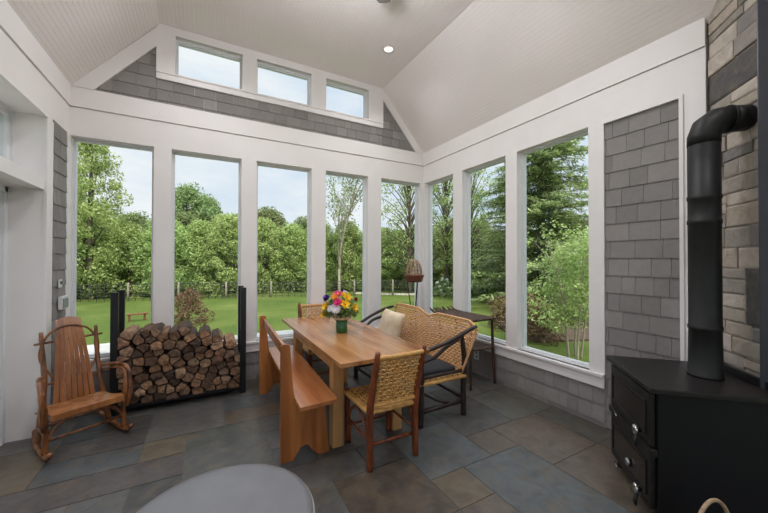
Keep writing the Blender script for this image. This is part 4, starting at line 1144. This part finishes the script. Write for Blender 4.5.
me, cl = crown_mesh('crowns', 9, 0, 1.9, 1.3, 34, 170, .06, 'leafd', 'shrub', .33); K['shrub'] = [('foliage', me), ('stem', trunk_mesh('ts', 9, 1.2, .05, cl))]
me, cl = crown_mesh('crowns2', 10, 0, 1.0, .75, 22, 130, .04, 'leafr', 'shrub', .33); K['russet'] = [('foliage', me), ('stem', trunk_mesh('ts2', 10, .8, .03, cl))]
me, cl = crown_mesh('crowns3', 11, .05, .55, .5, 18, 110, .035, 'leafy', 'shrub', .33); K['yel'] = [('foliage', me)]
me, cl = crown_mesh('crowns4', 12, .05, .85, .6, 22, 120, .045, 'leafd', 'shrub', .33); K['hyd'] = [('foliage', me)]
me2, cl2 = crown_mesh('blooms', 13, .35, 1.0, .62, 16, 60, .035, 'bloomw', 'shrub', .12); K['hyd'].append(('blooms', me2))
cm, ct = conifer_mesh('conifer', 14, 9.0, 2.9); K['con'] = [('foliage', cm), ('trunk', ct)]

belt = 'trees in the belt behind the wire fence'
q = random.Random(42)
# front row of the belt just behind the fence, then taller rows behind
for i in range(17):
    x = -17+i*1.7; y = 18.6-(x+14)*.165+q.uniform(-.4,.6); k = ('d0','d1','d3','d0','d1')[i % 5]; s = q.uniform(.78,.92)
    plant('deciduous_tree', 'bushy green tree in the front row right behind the wire fence', 'tree', (x,y), K[k], (s*1.05,s*1.05,s), q.uniform(0,6), 'front row of trees behind the wire fence')
for i in range(13):
    x = -20+i*2.6; y = 22.5-(x+14)*.165+q.uniform(-.8,.8); s = q.uniform(.95,1.12); 
    if x > 4: continue
    plant('deciduous_tree', 'darker full tree in the back row of the belt behind the fence', 'tree', (x,y), K[('d2','d0','d2')[i % 3]], (s*1.2,s*1.2,s), q.uniform(0,6), 'back row of trees behind the fence')
plant('deciduous_tree', 'tall light green tree rising above the belt in the leftmost back window', 'tree', (-8.1,16.9), K['tall'], (.82,.82,1.0), 1)
plant('deciduous_tree', 'rounded tall oak rising over the belt in the second back window', 'tree', (-4.2,22.5), K['d2'], (1.25,1.25,1.42), 2)
plant('deciduous_tree', 'dark rounded treetop at the left of the third back window', 'tree', (-3.0,24.5), K['d2'], (1.1,1.1,1.36), 3)
# sparse pale tree in window 4
def sparse():
    q = random.Random(8); bm = B(); tips = []
    def br(p, d, L_, r, lv):
        n = 4; pts = [p]
        for i in range(n):
            d = (d+Vector((q.uniform(-.18,.18),q.uniform(-.18,.18),q.uniform(-.02,.12)))).normalized(); pts.append(pts[-1]+d*L_/n)
        tube(bm, pts, [r,r*.55], 6 if lv < 2 else 4, smooth=2)
        tips.append(pts[-1]); tips.append(pts[2])
        if lv < 3:
            for k in range(4 if lv else 7):
                b_ = pts[min(n,1+k % n)+(0)]; a = q.uniform(0,2*PI)
                br(b_, (d*.75+Vector((math.cos(a),math.sin(a),.25))*.7).normalized(), L_*q.uniform(.45,.62), r*.45, lv+1)
    br(Vector((0,0,-.2)), Vector((.14,0,1)), 5.2, .085, 0)
    mt = bpy.data.meshes.new('sparse_trunk'); bm.to_mesh(mt); bm.free(); mt.materials.append(M['pbark'])
    V_, F_ = leafcloud([(p.x,p.y,p.z,.3) for p in tips if p.z > 1.5], 9, .07, q)
    me = bpy.data.meshes.new('sparse_leaves'); me.from_pydata(V_, [], F_); me.materials.append(M['leafd']); me.update()
    return [('trunk', mt), ('foliage', me)]
K['sp'] = sparse()
plant('sparse_tree', 'thin leafless-looking pale tree on the lawn edge in the fourth back window', 'tree', (3.9,13.9), K['sp'], (1.1,1.1,1.28), 0)
plant('deciduous_tree', 'tall airy tree whose branches fill the top of the fifth back window', 'tree', (7.6,12.0), K['airy'], (1.0,1.0,1.1), 2.1)
for i, (x, y, s, k) in enumerate([(5.9,16.4,.8,'d2'),(7.9,15.6,.9,'d0'),(9.8,14.4,.95,'d1'),(11.9,13.4,1.0,'d3'),(13.6,12.2,1.0,'d0'),(15.2,10.6,.95,'d1')]):
    plant('deciduous_tree', 'green tree of the thicket beyond the corner windows', 'tree', (x,y), K[k], (s,s,s*.92), i, 'trees of the thicket beyond the corner')
plant('deciduous_tree', 'tall airy tree filling the top of the first right-hand window', 'tree', (9.6,11.0), K['airy'], (1.0,1.0,1.12), 4)
plant('deciduous_tree', 'light green airy tree at the left of the second right-hand window', 'tree', (9.9,9.3), K['airy'], (.85,.85,1.0), 1.2)
plant('conifer', 'dark conifer in the middle of the second right-hand window', 'tree', (12.6,8.6), K['con'], (1.0,1.0,.95), 0)
plant('conifer', 'large spreading conifer in the widest right-hand window', 'tree', (9.4,4.5), K['con'], (1.35,1.35,1.12), 2)
for i, (x, y, s) in enumerate([(17.5,8.5,1.0),(18,5.5,.9),(17,2.6,.75),(14.5,.6,.6)]):
    plant('deciduous_tree', 'leafy tree far behind the right-hand garden bed', 'tree', (x,y), K[('d1','d0','d3','d0')[i]], (s,s,s), i, 'trees behind the right-hand garden bed')
# shrubs
for i, (x, y, s, k, lab) in enumerate([
    (8.3,2.6,1.0,'shrub','dark green shrub at the back of the mulch bed, left of the small light tree'),
    (6.9,1.6,.62,'shrub','low dark shrub in the mulch bed below the conifer'),
    (9.6,1.2,1.15,'shrub','large dark shrub at the right back of the mulch bed'),
    (9.8,5.6,.9,'shrub','dark shrub between the two conifers'),
    (4.6,1.35,.95,'russet','russet low bush nearest the widest right-hand window'),
    (4.5,2.2,.85,'russet','small russet bush at the tip of the mulch bed'),
    (4.05,.8,.8,'russet','dark russet bush lowest at the left of the widest right-hand window'),
    (-3.6,7.3,.95,'russet','round russet bush alone on the lawn in the second back window'),
    (7.4,5.0,.6,'yel','yellow-green low plant at the edge of the mulch bed'),
    (8.0,4.6,.5,'yel','small yellow-green plant farther along the mulch bed'),
    (3.75,2.9,.6,'yel','small yellow-green plant on the grass under the side table')]):
    nm = {'shrub':'shrub','russet':'russet_bush','yel':'garden_perennial'}[k]
    plant(nm, lab, 'bush', (x,y), K[k], (s,s,s), i)
for i, (x, y) in enumerate([(9.2,8.7),(9.9,8.0),(10.5,7.3),(8.3,9.6),(9.7,7.1)]):
    plant('hydrangea_bush', 'white-flowering bush in the row along the garden bed', 'bush', (x,y), K['hyd'], (1,1,1), i*1.3, 'white hydrangeas along the garden bed')
# small multi-stem light green tree close to window
def small_tree():
    q = random.Random(15); bm = B(); cl = []
    for k in range(5):
        a = k*1.26; x, y = .12*math.cos(a), .12*math.sin(a)
        tx, ty = math.cos(a)*q.uniform(.3,.75), math.sin(a)*q.uniform(.3,.75); h = q.uniform(2.0,2.7)
        tube(bm, [(x,y,-.1),(x+tx*.25,y+ty*.25,h*.5),(tx,ty,h)], [.022,.015,.006], 6)
        for j in range(7):
            s = .35+.1*j; cl.append((tx*s+q.uniform(-.4,.4), ty*s+q.uniform(-.4,.4), h*s+q.uniform(-.15,.15), .2))
            tube(bm, [(tx*s*.9,ty*s*.9,h*s*.85),cl[-1][:3]], [.008,.003], 4, smooth=0)
    mt = bpy.data.meshes.new('st'); bm.to_mesh(mt); bm.free(); mt.materials.append(M['pbark'])
    V_, F_ = leafcloud([(a*1.35,b*1.35,c,.27) for a,b,c,_ in cl]+[(q.uniform(-.8,.8),q.uniform(-.8,.8),q.uniform(.7,2.6),.3) for _ in range(44)], 110, .038, q, flat=.8); me = bpy.data.meshes.new('sl'); me.from_pydata(V_, [], F_); me.materials.append(M['leafl']); me.update()
    return [('foliage', me), ('stem', mt)]
K['small'] = small_tree()
plant('dogwood_tree', 'small light green many-stemmed tree close outside the widest right-hand window', 'tree', (3.5,-.40), K['small'], (1.0,1.0,1.0), .4)
# lawn bench
t = thing('garden_bench', 'little reddish wooden bench standing far out on the lawn', 'bench', (-5.05,8.7,GZ), R(15)); t.scale = (.62,.62,.7)
bm = B(); prism(bm, [(-.45,-.12),(-.2,-.17),(.2,-.17),(.45,-.12),(.42,.12),(.2,.08),(-.2,.08),(-.42,.12)], 'Z', .30, .35); obj('seat', bm, 'bask', t)
for x in (-.32,.32):
    bm = B(); box(bm, x-.04,x+.04,-.1,.08,0,.30,.005); obj('leg', bm, 'bask', t)

# ================================================================== LIGHT, WORLD, CAMERA
w = bpy.data.worlds.new('sky'); SC.world = w; w.use_nodes = True; nt = w.node_tree; bg = nt.nodes['Background']
v = coords(nt, (1,1,3.2), 'Generated'); n1 = noise_tex(nt, v, 1.9, 6, .6, .3)
r1 = ramp(nt, [(.36,(196,215,236)), (.62,(236,240,244))]); link(nt, n1, r1.inputs[0])
tc = nt.nodes.new('ShaderNodeTexCoord'); sp = nt.nodes.new('ShaderNodeSeparateXYZ'); link(nt, tc.outputs['Generated'], sp.inputs[0])
mr = nt.nodes.new('ShaderNodeMapRange'); link(nt, sp.outputs['Z'], mr.inputs[0]); mr.inputs[1].default_value = .5; mr.inputs[2].default_value = 1
mr.inputs[3].default_value = .93; mr.inputs[4].default_value = 3.4
vm = nt.nodes.new('ShaderNodeVectorMath'); vm.operation = 'SCALE'; link(nt, r1.outputs[0], vm.inputs[0]); link(nt, mr.outputs[0], vm.inputs['Scale'])
link(nt, vm.outputs[0], bg.inputs[0]); bg.inputs[1].default_value = 1.0
s = bpy.data.lights.new('sun', 'SUN'); s.energy = 3.6; s.angle = R(15); s.color = (1,.96,.9)
so = bpy.data.objects.new('sun', s); COL.objects.link(so); so.rotation_euler = (R(40), 0, R(0))
# sky portals in the openings guide the daylight in
def portal(x, y, z, sx, sy, rot):
    l = bpy.data.lights.new('sky_portal', 'AREA'); l.shape = 'RECTANGLE'; l.size = sx; l.size_y = sy; l.cycles.is_portal = True
    o = bpy.data.objects.new('sky_portal', l); COL.objects.link(o); o.location = (x,y,z); o.rotation_euler = rot
portal(-2.17, .2, 1.6, 4.3, 2.4, (R(-90),0,0)); portal(-2.2,.2,3.82,2.6,.5,(R(-90),0,0))
portal(.2, -1.35, 1.6, 2.4, 2.7, (0,R(90),0)); portal(XL-.3,-2.6,1.4,2.8,4.3,(0,R(-90),0)); portal(-2.35,YB-.2,1.25,3.3,2.5,(R(90),0,0))

cam = bpy.data.cameras.new('camera'); co = bpy.data.objects.new('camera', cam); COL.objects.link(co); SC.camera = co
cam.sensor_width = 36; cam.lens = 325.6/768*36; cam.clip_start = .02; cam.clip_end = 300
co.location = (-3.15,-4.386,1.5)
yaw, pit, rol = .5034, .0095, .0019
co.rotation_euler = (Matrix.Rotation(-yaw,3,'Z') @ Matrix.Rotation(PI/2+pit,3,'X') @ Matrix.Rotation(rol,3,'Z')).to_euler()
vs = SC.view_settings; vs.view_transform = 'Standard'; vs.look = 'None'; vs.gamma = 1; vs.use_curve_mapping = False; vs.exposure = .27
SC.cycles.use_denoising = True; SC.cycles.max_bounces = 10; SC.cycles.diffuse_bounces = 6; SC.cycles.transparent_max_bounces = 16
SC.cycles.sample_clamp_indirect = 6
